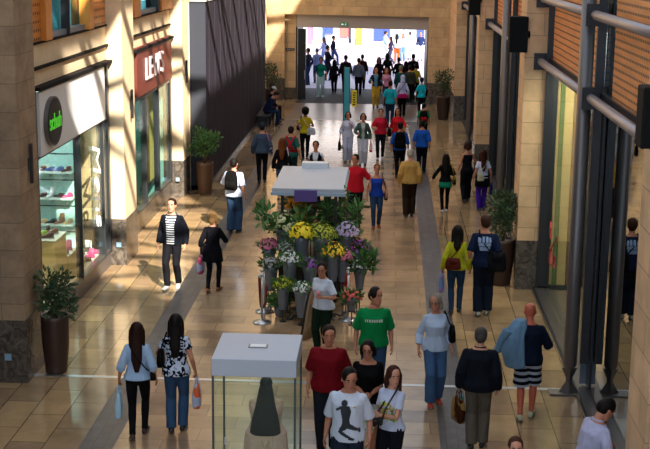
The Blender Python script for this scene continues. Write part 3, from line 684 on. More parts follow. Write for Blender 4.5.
def blossoms(mb, c, R, n, size, q):
    for _ in range(n):
        t = q.uniform(0, 6.28); u = q.uniform(.05, 1); p = Vector((cos(t) * math.sqrt(1 - u * u) * R[0], sin(t) * math.sqrt(1 - u * u) * R[1], u * R[2]))
        o = Vector(c) + p; d = p.normalized(); s = d.orthogonal().normalized(); k = d.cross(s); L = size * q.uniform(.7, 1.2)
        vs = [o + d * L * .25]
        for i in range(10):
            a = i * pi / 5; rr = L if i % 2 == 0 else L * .84; vs.append(o + s * cos(a) * rr + k * sin(a) * rr + d * (L * .12 if i % 2 else 0))
        mb.add(vs + [o - d * L * .3], [(0, 1 + i, 1 + (i + 1) % 10) for i in range(10)] + [(11, 1 + (i + 1) % 10, 1 + i) for i in range(10)])
def bucket(px, pyf, Y, H, R, fr, col, label, n=70, size=.045, green=M_LEAF2, seed=1, leaf=.3, gn=160):
    """bucket whose flower heads centre on the sight line px,pyf at distance Y"""
    p = at(px, pyf, Y); q = random.Random(seed); z0 = p.z - H - fr * .35
    r = thing('flower_bucket', label, 'flowers', (p.x, p.y, max(z0, .02)))
    MB().rings([(0, R * .55, R * .55), (.02, R * .57, R * .57), (H * .82, R * .93, R * .93), (H * .84, R * .97, R * .97), (H, R, R), (H, R * .93, R * .93), (H - .06, R * .9, R * .9)], 20).build('bucket', M_BUCK, r, True)
    zb = max(z0, .02)
    if zb > .1: MB().cyl(0, 0, -zb + .012, .01, .011, 8).cyl(0, 0, -zb, -zb + .014, R * .5, 16).cyl(0, 0, -.012, .0, R * .6, 16).build('support_stem', M_DKSTEEL, r)
    f = MB(); leafcloud(f, (0, 0, H + fr * .15), (fr * .95, fr * .9, fr * .45), gn, .10, q, .5); 
    if gn > 300:
        for k in range(9):
            a = q.uniform(0, 6.28); e = Vector((cos(a) * fr * 1.2, sin(a) * fr * 1.1, H + fr * q.uniform(.45, 1.05)))
            f.tube([(0, 0, H - .05), tuple(e * .55 + Vector((0, 0, H * .45))), tuple(e)], [.008, .006, .003], 5)
            leafcloud(f, tuple(e), (.07, .07, .16), 14, .17, q, .5)
    f.build('foliage', green, r)
    b = MB(); blossoms(b, (0, 0, H + fr * .05), (fr, fr * .9, fr * .72), int(n * 1.7), size * .72, q); blossoms(b, (0, 0, H + fr * .12), (fr * .8, fr * .8, fr * .9), n // 2, size * .6, q); o = b.build('blossom', plain('petals %s' % (col,), col, .6, var=.2), r); o['kind'] = 'stuff'
YEL, WHT, ORA, PUR, PNK, LIM = (.92, .66, .02), (.85, .88, .92), (.85, .3, .02), (.28, .08, .42), (.75, .2, .35), (.38, .42, .03)
bucket(302, 231, 22.75, .55, .14, .24, YEL, 'bucket of big bright yellow flowers at the top of the stand', 60, .075, seed=1)
bucket(321, 232, 22.8, .5, .15, .31, LIM, 'bucket of wide yellow green filler flowers beside the bright yellow ones', 170, .028, seed=2)
bucket(290, 257, 22.45, .5, .13, .19, WHT, 'bucket of white flowers on the middle tier of the stand', 50, .04, seed=3)
bucket(310, 263, 22.4, .48, .13, .17, PUR, 'bucket of purple and white flowers beside the white ones', 40, .04, seed=4)
bucket(283, 283, 22.3, .42, .12, .2, LIM, 'bucket of lime green flowers with a few yellow, lower left tier', 90, .03, seed=5)
bucket(302, 287, 22.1, .5, .145, .17, WHT, 'lowest front bucket with white and yellow flowers', 30, .045, seed=6)
bucket(333, 250, 22.7, .5, .14, .24, (.9, .55, .02), 'bucket of orange yellow flowers beside the florist', 50, .045, seed=7)
bucket(288, 246, 22.9, .5, .13, .22, (.42, .45, .42), 'bucket of grey baby breath behind the white flowers', 120, .02, seed=8)
bucket(284, 222, 23.2, .5, .16, .36, (.62, .62, .35), 'tall bucket of lilies with long dark leaves at the stall corner', 36, .06, seed=9, gn=420)
bucket(269, 244, 23.2, .5, .13, .2, PNK, 'bucket of pink wrapped flowers at the left edge of the stall', 60, .05, seed=10)
bucket(271, 262, 22.9, .45, .14, .2, (.45, .42, .45), 'bucket of greyish flowers below the pink ones', 60, .035, seed=11)
bucket(279, 306, 22.6, .25, .12, .2, (.10, .2, .03), 'low pot of plain green leaves under the lime flowers', 40, .03, seed=12, gn=300)
bucket(345, 215, 23.6, .45, .14, .3, (.25, .08, .12), 'bucket of dark red leafed flowers at the stall corner near the red shirt', 34, .045, seed=13, gn=340)
bucket(347, 230, 23.0, .5, .13, .24, (.5, .38, .62), 'bucket of lilac wrapped flowers at the right of the stall', 80, .05, seed=14)
bucket(343, 254, 22.8, .45, .13, .2, PNK, 'bucket of pale pink flowers right of the orange ones', 60, .05, seed=15)
bucket(358, 245, 23.0, .45, .13, .22, (.4, .06, .4), 'bucket of magenta flowers at the far right edge of the stall', 40, .045, seed=16, gn=240)
bucket(360, 264, 22.9, .4, .12, .2, (.8, .8, .78), 'bucket of leafy stems with white heads below the magenta ones', 16, .04, seed=17, gn=310)
bucket(352, 295, 22.2, .22, .12, .2, (.75, .1, .1), 'low bucket of sparse red roses near the velvet rope', 22, .045, seed=18, gn=150)
bucket(296, 203, 23.75, .3, .12, .22, ORA, 'bucket of orange flowers just under the stall roof', 60, .06, seed=19)
bucket(300, 217, 23.6, .3, .12, .2, (.6, .2, .05), 'bucket of rust coloured flowers under the orange ones', 50, .05, seed=20)
bucket(311, 204, 23.9, .3, .12, .17, (.6, .08, .14), 'bucket of crimson wrapped flowers under the purple board', 50, .06, seed=21)
bucket(328, 205, 23.9, .3, .12, .16, (.5, .68, .68), 'bucket of pale mint wrapped flowers under the stall roof', 50, .05, seed=22)
bucket(314, 222, 23.6, .3, .12, .14, (.65, .25, .15), 'bucket of coral spike flowers behind the lime ones', 30, .05, seed=23)
bucket(289, 217, 23.5, .3, .1, .14, (.2, .12, .5), 'small bucket of violet flowers behind the lilies', 30, .04, seed=24)
bucket(335, 225, 23.7, .35, .12, .2, (.1, .2, .04), 'bucket of plain green stems inside the stall', 20, .04, seed=25, gn=300)
# trailing ivy on the right post
r = thing('ivy_garland', 'green ivy garland hanging down the right edge of the stall roof', 'plant', (KX + .66, KY - 1.0, 2.2)); q = random.Random(9)
f = MB(); 
for k in range(8): leafcloud(f, (q.uniform(-.03, .06), 0, -k * .13), (.09, .09, .1), 28, .08, q)
f.build('foliage', M_LEAF2, r); MB().tube([(0, 0, .05), (.02, 0, -.5), (0, .02, -1.0)], .008, 5).build('stem', M_BARK, r)
# stanchions and ropes
def stanchion(x, y, label):
    r = thing('rope_stanchion', label, 'stanchion', (x, y, 0))
    MB().rings([(0, .17, .17), (.015, .17, .17), (.05, .07, .07), (.075, .02, .02)], 28).build('base', M_STEEL, r, True)
    MB().cyl(0, 0, .05, .95, .02, 14).build('pole', M_STEEL, r, True); MB().ell((0, 0, .97), (.035, .035, .035)).build('finial', M_STEEL, r, True)
    MB().rings([(.86, .03, .03), (.89, .03, .03)], 14).build('ring', M_STEEL, r)
A, B = on_floor(262, 322.5), on_floor(264.5, 311.5)
stanchion(A.x, A.y, 'chrome rope stanchion at the front left of the flower stall'); stanchion(B.x, B.y, 'chrome rope stanchion just behind the front left one')
D = on_floor(346.5, 320); stanchion(D.x + .02, D.y, 'chrome rope stanchion at the right of the flower stall')
def rope(name, a, b, z, sag, col, label):
    r = thing(name, label, 'rope', (a[0], a[1], 0)); dx, dy = b[0] - a[0], b[1] - a[1]
    pts = [(dx * t / 14, dy * t / 14, z - sag * (1 - (2 * t / 14 - 1) ** 4)) for t in range(15)]
    MB().tube(pts, .024, 10).build('rope', plain('velvet %s' % (col,), col, .9), r, True)
    for p in (pts[0], pts[-1]): MB().ell(p, (.03, .03, .04)).build('hook', M_STEEL, r, True)
rope('velvet_rope', (A.x - .05, A.y), (B.x + .06, B.y), .86, .66, (.13, .01, .012), 'dark red velvet rope drooping between the two left stanchions')
rope('velvet_rope', (D.x, D.y + .03), (D.x - .12, D.y + .5), .9, .3, (.5, .01, .015), 'bright red rope on the stanchion right of the stall')

# ================================================================ PEOPLE
def hx(s):
    s = s.lstrip('#'); return tuple(((int(s[i:i + 2], 16) / 255) ** 2.2) for i in (0, 2, 4))
SKIN = {'a': hx('c48c74'), 'b': hx('b4785f'), 'c': hx('8a5238'), 'p': hx('d4a48e'), 'r': hx('b85c44')}
PENDING = []      # meshes to be fused into one surface, with pieces to append after
def smooth(t): t = max(0, min(1, t)); return t * t * (3 - 2 * t)
def ik(S, T, l1, l2, pole):
    d = T - S; L = min(d.length, (l1 + l2) * .999); d = d.normalized(); T = S + d * L
    a = (l1 * l1 - l2 * l2 + L * L) / (2 * L); h = math.sqrt(max(0, l1 * l1 - a * a))
    p = (pole - d * pole.dot(d)).normalized(); return S + d * a + p * h, T
def fuse(mb, name, mat, parent, vox, extra=None, mats=None, cut=None, sm=4):
    o = mb.build(name, mat, parent, False)
    m = o.modifiers.new('r', 'REMESH'); m.mode = 'VOXEL'; m.voxel_size = vox; m.use_smooth_shade = True
    k = o.modifiers.new('s', 'SMOOTH'); k.factor = .5; k.iterations = sm
    PENDING.append((o, extra, mats or [mat], cut)); return o
def flush():
    bpy.context.view_layer.update(); dg = bpy.context.evaluated_depsgraph_get(); new = []
    for o, extra, mats, cut in PENDING: new.append(bpy.data.meshes.new_from_object(o.evaluated_get(dg)))
    for (o, extra, mats, cut), me in zip(PENDING, new):
        o.modifiers.clear()
        bm = bmesh.new(); bm.from_mesh(me)
        if cut:
            bmesh.ops.delete(bm, geom=[v for v in bm.verts if cut(v.co)], context='VERTS')
        for f in bm.faces: f.material_index = 0
        if extra:
            e = extra.mesh('x'); b2 = bmesh.new(); b2.from_mesh(e); bmesh.ops.recalc_face_normals(b2, faces=b2.faces); b2.to_mesh(e); b2.free(); bm.from_mesh(e); bpy.data.meshes.remove(e)
        for f in bm.faces: f.smooth = True
        me.materials.clear()
        for m in mats: me.materials.append(m)
        bm.to_mesh(me); bm.free()
        old = o.data; o.data = me; bpy.data.meshes.remove(old)
    PENDING.clear()

TORSO = {'m': [(.84, .10, .09, 0), (.90, .165, .112, -.01), (.97, .168, .115, -.01), (1.04, .155, .107, 0), (1.13, .15, .105, .005), (1.24, .160, .113, .005), (1.33, .170, .116, .0), (1.385, .168, .098, -.005), (1.425, .135, .078, -.01), (1.455, .09, .066, -.01), (1.49, .064, .062, -.005)],
         'f': [(.84, .11, .095, -.01), (.90, .172, .118, -.015), (.96, .172, .118, -.015), (1.03, .145, .10, 0), (1.11, .124, .09, .005), (1.20, .132, .103, .015), (1.28, .142, .122, .024), (1.34, .146, .102, .01), (1.385, .142, .080, -.003), (1.42, .115, .068, -.008), (1.455, .075, .056, -.008), (1.49, .054, .053, -.005)]}
HEADR = [(-.118, .022, .02, .062), (-.105, .042, .045, .05), (-.08, .055, .066, .03), (-.045, .064, .082, .012), (0, .071, .092, .003), (.04, .076, .098, -.002), (.075, .072, .092, -.005), (.10, .054, .070, -.006), (.114, .025, .034, -.006)]

class P: pass
def person(label, x, y, h, rot=0, sex='m', bd=1.0, skin='a', hair=('short', '#1c1410'), top=None, bot=None, shoes='#151515', st=0.0, arms=('down', 'down'),
           lean=0.0, head=(0, 0), vox=.011, hips=0.0, feet=None, group=None, hat=None, under=None, beard=None, z0=0.0, glasses=False):
    s = h / 1.75; root = thing('person', label, 'person', (x, y, z0), radians(rot), group, s)
    p = P(); p.root = root; p.s = s; p.sex = sex
    st_ = abs(st); hips = hips - st_ * .16
    le = radians(lean)
    piv = Vector((0, 0, .98 + hips))
    def D(v):
        v = Vector(v) + Vector((0, 0, hips)); t = smooth((v.z - piv.z) / .25)
        return piv + Matrix.Rotation(-le * t, 3, 'X') @ (v - piv)
    p.D = D
    vox = vox / s if vox < .02 else vox
    sk = plain('skin ' + skin, SKIN[skin], .55)
    # --- limbs
    sw = (.162 if sex == 'm' else .136) * (1 + (bd - 1) * .6)
    hw = .088 if sex == 'm' else .09
    legs = []; fr = []
    for sx in (-1, 1):
        Hp = Vector((sx * hw, -.005, .93 + hips))
        if feet: T = Vector(feet[0 if sx < 0 else 1]); pit = feet[2] if len(feet) > 2 else 0
        else:
            ph = st * sx
            if st_ < .03: T = Vector((sx * .10, .02 * sx, .085)); pit = 0
            elif ph > 0: T = Vector((sx * .075, st_ * .95, .09 + .02 * st_)); pit = -.15 * st_ * 3
            else: pit = st_ * 2.0; T = Vector((sx * .075, -st_ * 1.05, .08 * cos(pit) + .13 * sin(pit)))
        K, T2 = ik(Hp, T, .435, .425, Vector((sx * .06, 1, 0)))
        legs.append([Hp, K, T2]); fr.append(Matrix.Translation(T2) @ Matrix.Rotation(-radians(8) * sx, 4, 'Z') @ Matrix.Rotation(-pit, 4, 'X') @ Matrix.Translation((0, 0, -.083)))
    armp = []
    for i, sx in enumerate((-1, 1)):
        a = arms[i]; Sh = D((sx * sw, -.005, 1.385))
        pres = {'down': (.26, .03, .90), 'fwd': (.25, .22, .96), 'back': (.26, -.20, .94), 'bent': (.19, .30, 1.12), 'phone': (.10, .33, 1.24), 'strap': (.12, .15, 1.33), 'behind': (.06, -.17, 1.0),
                'pocket': (.215, .03, .97), 'hold': (.27, .02, .90), 'cross': (-.06, .22, 1.15), 'front': (.05, .24, 1.05), 'out': (.36, .12, 1.0), 'face': (.05, .17, 1.5), 'lap': (.1, .28, .95), 'hip': (.20, .02, 1.03)}
        t = pres[a] if isinstance(a, str) else a
        T = D((t[0] * sx, t[1], t[2])); pole = Vector((sx * .55, -1, -.25)) if t[2] > .97 or t[1] > .15 else Vector((sx * .2, -1, 0))
        E_, W = ik(Sh, T, .29, .255, pole); armp.append([Sh, E_, W])
    p.hands = []
    # --- body surface
    b = MB(); B_ = lambda r: (r[0], r[1] * bd, r[2] * (1 + (bd - 1) * 1.3), r[3])
    tr = [B_(r) for r in TORSO[sex]]; b.rings([(r[0], r[1] * .90, r[2] * .90, r[3]) if r[0] < 1.05 else r for r in tr], 18, f=D)
    g = 1.0 if sex == 'm' else .9; g *= (1 + (bd - 1) * .5)
    def legpts(L): a, k, t = L; return [a + Vector((0, 0, .03)), a.lerp(k, .45), k, k.lerp(t, .35) + Vector((0, -.012, 0)), k.lerp(t, .75), t]
    LR = [.088, .078, .055, .056, .04, .037]
    for L in legs: b.tube(legpts(L), [r * (g if sex == 'm' else .98) for r in LR], 12)
    AR = [.046, .046, .037, .039, .026, .024]
    def armpts(A): a, e, w_ = A; return [a, a.lerp(e, .45), e, e.lerp(w_, .3), e.lerp(w_, .85), w_]
    for A in armp: b.tube(armpts(A), [r * g for r in AR], 10); b.ell(A[0], (.048 * g,) * 3)
    for i, F in enumerate(fr): b.loft([[F @ Vector((wd * .85 * cos(2 * pi * k / 10), yy * .92, .01 + ht * .8 * (.5 + .5 * sin(2 * pi * k / 10)))) for k in range(10)] for yy, wd, ht in FOOT])
    ex = MB()
    for i, (sx, A) in enumerate(zip((-1, 1), armp)):
        w_ = A[2]; d = (A[2] - A[1]).normalized(); d = (d + Vector((0, .12, -.1))).normalized() if arms[i] in ('down', 'hold', 'fwd', 'back') else d
        hint = Vector((0, .9, .35)) if abs(d.z) > .6 else Vector((-sx * .3, .1, 1)); t_ = (hint - d * hint.dot(d)).normalized()
        n_ = d.cross(t_); n_ = n_ if n_.x * -sx > 0 else -n_
        k = .92 if sex == 'f' else 1.0
        pal = [w_ - d * .01, w_ + d * .035 * k, w_ + d * .085 * k]
        out = []
        for q_, (wd, th) in zip(pal, ((.024, .018), (.038, .017), (.042, .013))): out.append([q_ + t_ * (cos(2 * pi * j / 10) * wd * k) + n_ * (sin(2 * pi * j / 10) * th) for j in range(10)])
        b.loft(out)
        curl = .75 if arms[i] in ('hold', 'strap', 'bent', 'phone') or not isinstance(arms[i], str) else .35
        for j, (off, ln) in enumerate(((.030, .070), (.010, .078), (-.010, .073), (-.029, .058))):
            q0 = w_ + (d * .07 + t_ * off) * k; pts = [q0]; dd = d.copy()
            for m_ in range(3):
                ang = curl * (.7 if m_ == 0 else 1.0); dd = (dd * cos(ang) + n_ * sin(ang)).normalized(); pts.append(pts[-1] + dd * ln * (.45 if m_ == 0 else .3) * k)
            ex.tube([q0 - d * .01] + pts[0:], [.0085 * k, .0092 * k, .0088 * k, .008 * k, .006 * k], 7)
        tb = (d * .55 + t_ * .75 + n_ * .35).normalized(); q0 = w_ + d * .025 + t_ * .022
        ex.tube([q0, q0 + tb * .032, q0 + tb * .03 + (d * .9 + n_ * .35).normalized() * .03, q0 + tb * .032 + (d * .9 + n_ * .5).normalized() * .05], [.013, .0115, .0095, .007], 7)
        p.hands.append(w_ + d * .085 + n_ * .02)
    # --- head
    hc = D((0, .012, 1.632)); Mh = Matrix.Translation(hc) @ Matrix.Rotation(-le * .55, 4, 'X') @ Matrix.Translation((0, -.02, -.09)) @ Matrix.Rotation(radians(head[0]), 4, 'Z') @ Matrix.Rotation(radians(-head[1]), 4, 'X') @ Matrix.Translation((0, .02, .09))
    kx = .95 if sex == 'f' else 1.0
    H = lambda v: Mh @ Vector((v[0] * kx * 1.07, v[1] * 1.05, v[2] * 1.05))
    b.rings(HEADR, 16, f=H)
    b.tube([D((0, -.012, 1.45)), D((0, -.008, 1.51)), H((0, -.015, -.07)), H((0, -.01, -.03))], [.062 * kx, .053 * kx, .052 * kx, .05 * kx], 12)
    b.tube([H((0, .092, .018)), H((0, .106, -.012)), H((0, .112, -.03)), H((0, .092, -.036))], [.007, .010, .014, .008], 8)
    for sx in (-1, 1):
        b.ell(H((sx * .078, -.005, -.008)), (.011, .02, .032), 8, 6)
        ex.ell(H((sx * .030, .084, .012)), (.0135, .0095, .0052), 8, 6, 1); ex.ell(H((sx * .030, .0925, .012)), (.0072, .0030, .0056), 8, 6, 2)
        ex.tube([H((sx * .014, .096, .032)), H((sx * .03, .095, .037)), H((sx * .048, .083, .032))], [.004, .006, .003], 6, 3)
    ex.ell(H((0, .094, -.060)), (.025, .011, .008), 10, 6, 4)
    if glasses:
        for sx in (-1, 1): ex.tube([H((sx * .03 + .02 * cos(a * pi / 5), .101, .010 + .015 * sin(a * pi / 5))) for a in range(11)], .0025, 5, 2); ex.tube([H((sx * .05, .10, .014)), H((sx * .078, .02, .012))], .0025, 5, 2)
    hcol = hx(hair[1]); mh = plain('hair %s' % hair[1], [c * .8 for c in hcol], .6, spec=.2, bump=.35, bscale=60, var=.35)
    fuse(b, 'body', sk, root, vox, ex, [sk, plain('eye white', (.42, .40, .38), .4), plain('iris', (.02, .012, .01), .2), mh, plain('lips', (.42, .13, .11), .5)])
    # --- hair
    st2 = hair[0]; q = MB()
    if st2 != 'bald':
        if st2 == 'hood':
            q.ell(H((0, -.025, .02)), (.10, .115, .125)); q.tube([H((0, -.05, -.02)), D((0, -.06, 1.47))], [.085, .10], 12)
        else:
            q.ell(H((0, -.014, .038)), (.091, .106, .100), 16, 12); q.ell(H((0, -.045, .0)), (.084, .078, .092), 14, 10)
        if st2 in ('bob', 'bobc'):
            for sx in (-1, 1): q.tube([H((sx * .06, -.0, .06)), H((sx * .084, -.01, 0)), H((sx * .082, -.01, -.075)), H((sx * .07, -.01, -.10))], [.03, .034, .034, .02], 10)
            q.tube([H((0, -.07, .03)), H((0, -.085, -.05)), H((0, -.075, -.11))], [.07, .075, .05], 12, flat=.7)
        if st2 in ('long', 'vlong', 'mid'):
            L = {'mid': .17, 'long': .30, 'vlong': .50}[st2]; wd = {'mid': .078, 'long': .080, 'vlong': .125}[st2]
            if len(hair) > 2: L, wd = hair[2]
            bk = D((0, -.115, 1.45 - L * .55)); be = D((0, -.125, 1.45 - L))
            q.tube([H((0, -.04, .06)), H((0, -.07, -.02)), H((0, -.085, -.12)), bk, be], [.07, .086, wd, wd * .95, wd * .38], 14, side=Vector((1, 0, 0)), flat=.5)
            for sx in (-1, 1): q.tube([H((sx * .05, .02, .08)), H((sx * .082, .0, .0)), H((sx * .085, -.01, -.09)), D((sx * .09, -.03, 1.42))] + ([D((sx * .10, .06, 1.33))] if hair[0] != 'vlong' else []), [.028, .034, .036, .03] + ([.012] if hair[0] != 'vlong' else []), 10)
        if st2 == 'bell':
            q.tube([H((0, -.04, .06)), H((0, -.07, -.02)), D((0, -.13, 1.40)), D((0, -.15, 1.18)), D((0, -.16, 1.0)), D((0, -.15, .95))], [.07, .10, .14, .195, .22, .16], 18, side=Vector((1, 0, 0)), flat=.42)
        if st2 == 'curly':
            rr = random.Random(3)
            for _ in range(46):
                v = Vector((rr.uniform(-1, 1), rr.uniform(-1, .35), rr.uniform(-.7, 1))).normalized(); q.ell(H((v.x * .095, -.03 + v.y * .10, .02 + v.z * .11)), (.042,) * 3, 8, 6)
        if st2 in ('bun', 'pony'):
            q.ell(H((0, -.12, .02)), (.042,) * 3)
            if st2 == 'pony': q.tube([H((0, -.12, .02)), H((0, -.155, -.04)), H((0, -.15, -.16))], [.03, .034, .012], 10)
        fuse(q, 'hair', mh if st2 != 'hood' else cloth(hcol), root, min(vox, .016))
    elif len(hair) > 2:
        q.tube([H((sin(a * pi / 8) * .078, -cos(a * pi / 8) * .085 - .008, -.01)) for a in range(-4, 5)], .02, 8, flat=.8); fuse(q, 'hair', mh, root, min(vox, .012))
    if beard: q = MB(); q.ell(H((0, .055, -.09)), (.058, .055, .045)); fuse(q, 'beard', mh, root, min(vox, .014))
    if hat:
        q = MB(); q.ell(H((0, -.012, .055)), (.094, .108, .085), 16, 12); q.tube([H((0, .07, .045)), H((0, .165, .035))], [.07, .05], 12, side=Vector((1, 0, 0)), flat=.12)
        fuse(q, 'cap', cloth(hx(hat)), root, min(vox, .014))
    # --- garments
    def garment(nm, t):
        off = t.get('off', .012) * .75 + .004; hem = t.get('hem', .93); sl = t.get('sleeve', .5); mat = cloth(hx(t['c']), t.get('k', 'plain'), hx(t.get('c2', '#ffffff')), t.get('sc', 30)); neck = t.get('neck', 1.475) - .005
        q = MB(); rs = []
        fl = t.get('flare', 0.0)
        if hem < .84: rs.append((hem, tr[1][1] + off + .010 + fl, tr[1][2] + off + .010 + fl * .9, tr[1][3])); 
        if hem < .90: rs.append((.88, tr[1][1] + off + .008 + fl * .3, tr[1][2] + off + .008 + fl * .3, tr[1][3]))
        for r in tr:
            if r[0] > max(hem, .88) and r[0] <= neck: rs.append((r[0], r[1] + off * (.5 if r[0] > 1.36 else 1) + (.008 if r[0] < 1.0 else 0), r[2] + off * (.6 if r[0] > 1.36 else 1) + (.008 if r[0] < 1.0 else 0), r[3]))
        if hem >= .88: r0 = tr[1] if hem < .96 else tr[2]; rs.insert(0, (hem, r0[1] + off + .010 + fl * .3, r0[2] + off + .010 + fl * .3, r0[3]))
        q.rings(rs, 20, f=D)
        for A in armp:
            if sl <= 0: continue
            pts = armpts(A); rad = [r * g + off * k_ for r, k_ in zip([.049, .050, .043, .044, .033, .031], [.45, .7, 1, 1, 1, 1])]
            tot = [0, .22, .53, .68, .93, 1.0]; k = [i for i, v in enumerate(tot) if v < sl]
            P2 = [pts[i] for i in k]; R2 = [rad[i] for i in k]; i = len(k); f = (sl - tot[i - 1]) / (tot[i] - tot[i - 1]) if i < 6 else 0
            if i < 6: P2.append(pts[i - 1].lerp(pts[i], f)); R2.append(rad[i - 1] * (1 - f) + rad[i] * f + (.006 if sl < .6 else 0))
            q.tube([A[0].lerp(D((0, 0, 1.38)), .25)] + P2, [R2[0]] + R2, 12); q.ell(A[0], (R2[0] + .002,) * 3)
        if t.get('collar'): q.tube([D((.075 * cos(a * pi / 6), -.012 + .065 * sin(a * pi / 6), 1.485)) for a in range(13)], .014, 6)
        cw = t.get('open'); 
        cut = None
        if cw: cut = lambda v, w=cw, z=(piv.z): v.y > .02 and abs(v.x) < w + max(0, (v.z - 1.25)) * .15
        o = fuse(q, nm, mat, root, max(vox, .009), None, None, cut); p.top = o; return o
    if under: garment('shirt', under)
    if top: garment(top.get('n', 'shirt'), top)
    if bot:
        k = bot.get('n', 'trousers'); off = bot.get('off', .012); mat = cloth(hx(bot['c']), bot.get('k', 'plain'), hx(bot.get('c2', '#ffffff')), bot.get('sc', 30)); q = MB()
        DH = lambda v: Vector(v) + Vector((0, 0, hips))
        if k == 'skirt':
            hm = bot.get('hem', .55); q.rings([(hm, .20 + bot.get('flare', .03), .17 + bot.get('flare', .03)), (.75, .19, .145), (.9, tr[1][1] + off, tr[1][2] + off), (1.03, tr[3][1] + off, tr[3][2] + off)], 18, f=DH)
        else:
            o_ = min(off, .010) - .004; q.rings([(.84, .12 * bd, .10, -.005), (.90, tr[1][1] + o_, tr[1][2] + o_, -.01), (.97, tr[2][1] + o_, tr[2][2] + o_, -.01), (1.03, tr[3][1] + o_, tr[3][2] + o_, 0)], 18, f=DH)
            fr_ = bot.get('len', 1.0); wide = bot.get('wide', 0.0)
            for L in legs:
                pts = legpts(L); RR = [.088 * bd, .079, .056 + wide * .5, .056 + wide * .7, .045 + wide, .044 + wide]
                tot = [0, .24, .52, .68, .88, 1.0]
                if fr_ < 1: kk = [i for i, v in enumerate(tot) if v < fr_]; i = len(kk); f = (fr_ - tot[i - 1]) / (tot[i] - tot[i - 1]); pts = [pts[j] for j in kk] + [pts[i - 1].lerp(pts[i], f)]; RR = [RR[j] for j in kk] + [RR[i - 1] + .012]
                else: pts[-1] = pts[-1] - Vector((0, 0, .02))
                q.tube(pts, [r + off for r in RR], 12)
        fuse(q, k, mat, root, max(vox, .009))
    if shoes:
        for F in fr:
            q = MB(); q.loft([[F @ Vector((wd * cos(2 * pi * k / 12), yy, .002 + ht * (.5 + .5 * sin(2 * pi * k / 12)))) for k in range(12)] for yy, wd, ht in FOOT])
            so = q.build('shoe', plain('shoe %s' % shoes, hx(shoes), .5), root, True)
            MB().loft([[F @ Vector((.046 * cos(2 * pi * k / 16) * (.85 if sin(2 * pi * k / 16) < 0 else 1), .065 + .14 * sin(2 * pi * k / 16), zz)) for k in range(16)] for zz in (0, .014)]).build('sole', plain('sole grey', (.25, .24, .23), .7), so)
    p.M = Matrix.Translation((x, y, z0)) @ Matrix.Rotation(radians(rot), 4, 'Z') @ Matrix.Diagonal((s, s, s, 1)); p.rot = radians(rot); p.armp = armp; p.H = H
    return p
FOOT = [(-.078, .018, .04), (-.068, .032, .065), (-.03, .038, .085), (.02, .040, .088), (.07, .043, .062), (.12, .047, .048), (.165, .040, .036), (.195, .018, .022)]

DECALS = []
def decal(p, name, polys, mat, z, side, cx=0.0):
    """flat print lying on the garment: 2-D polygons in metres around (cx, z); side +1 chest, -1 back"""
    DECALS.append((p, name, polys, mat, z, side, cx))
def inside(pt, poly):
    x, y = pt; c = False; n = len(poly)
    for i in range(n):
        x1, y1 = poly[i]; x2, y2 = poly[(i + 1) % n]
        if (y1 > y) != (y2 > y) and x < (x2 - x1) * (y - y1) / (y2 - y1) + x1: c = not c
    return c
def do_decals():
    for p, name, polys, mat, z, side, cx in DECALS:
        me = p.top.data; bm = bmesh.new(); bm.from_mesh(me); t = BVHTree.FromBMesh(bm); st = .006
        xs = [a for q in polys for a, b in q]; ys = [b for q in polys for a, b in q]; out = MB()
        def hit(a, b):
            r = t.ray_cast(Vector((cx + a * (-side), side * .8, z + b)), Vector((0, -side, 0))); return (r[0] + Vector((0, side * .005, 0))) if r[0] else None
        a = min(xs)
        while a < max(xs):
            b = min(ys)
            while b < max(ys):
                if any(inside((a + st / 2, b + st / 2), q) for q in polys):
                    v = [hit(a, b), hit(a + st, b), hit(a + st, b + st), hit(a, b + st)]
                    if all(v): out.add(v, [(0, 1, 2, 3)])
                b += st
            a += st
        bm.free(); o = out.build(name, mat, p.root, True)
        sd = o.modifiers.new('t', 'SOLIDIFY'); sd.thickness = .003; sd.offset = 0

# --- things people carry: each a thing of its own, placed where the hand or shoulder is
def carried(p, name, label, cat, pos, group=None):
    w = p.M @ Vector(pos); return thing(name, label, cat, tuple(w), p.rot, group, p.s)
def shopping_bag(p, hand, label, c, size=(.28, .34, .10), k='plain', c2='#ffffff', rz=0.0, name='shopping_bag', drop=.12, sc=14, soft=True):
    h = p.hands[hand]; W_, H_, T_ = size; z = h.z - drop - H_; sx = -1 if hand == 0 else 1
    r = carried(p, name, label, 'bag', (h.x + sx * .02, h.y, z)); r.rotation_euler.z += rz + pi / 2; m = cloth(hx(c), k, hx(c2), sc, .4)
    b = MB(); b.rings([(0, W_ * .44, T_ * .42), (.02, W_ * .47, T_ * .5), (H_ * .5, W_ * .5, T_ * .55), (H_ * .9, W_ * .5, T_ * .3), (H_, W_ * .48, T_ * .16)], 20, pw=.5); b.build('body', m, r, True)
    for s_ in (-1, 1): MB().tube([(-W_ * .22, s_ * T_ * .12, H_ - .02), (-W_ * .14, s_ * .012, H_ + drop * .8), (0, s_ * .004, H_ + drop + .01), (W_ * .14, s_ * .012, H_ + drop * .8), (W_ * .22, s_ * T_ * .12, H_ - .02)], .007, 6).build('handle', m, r, True)
    return r
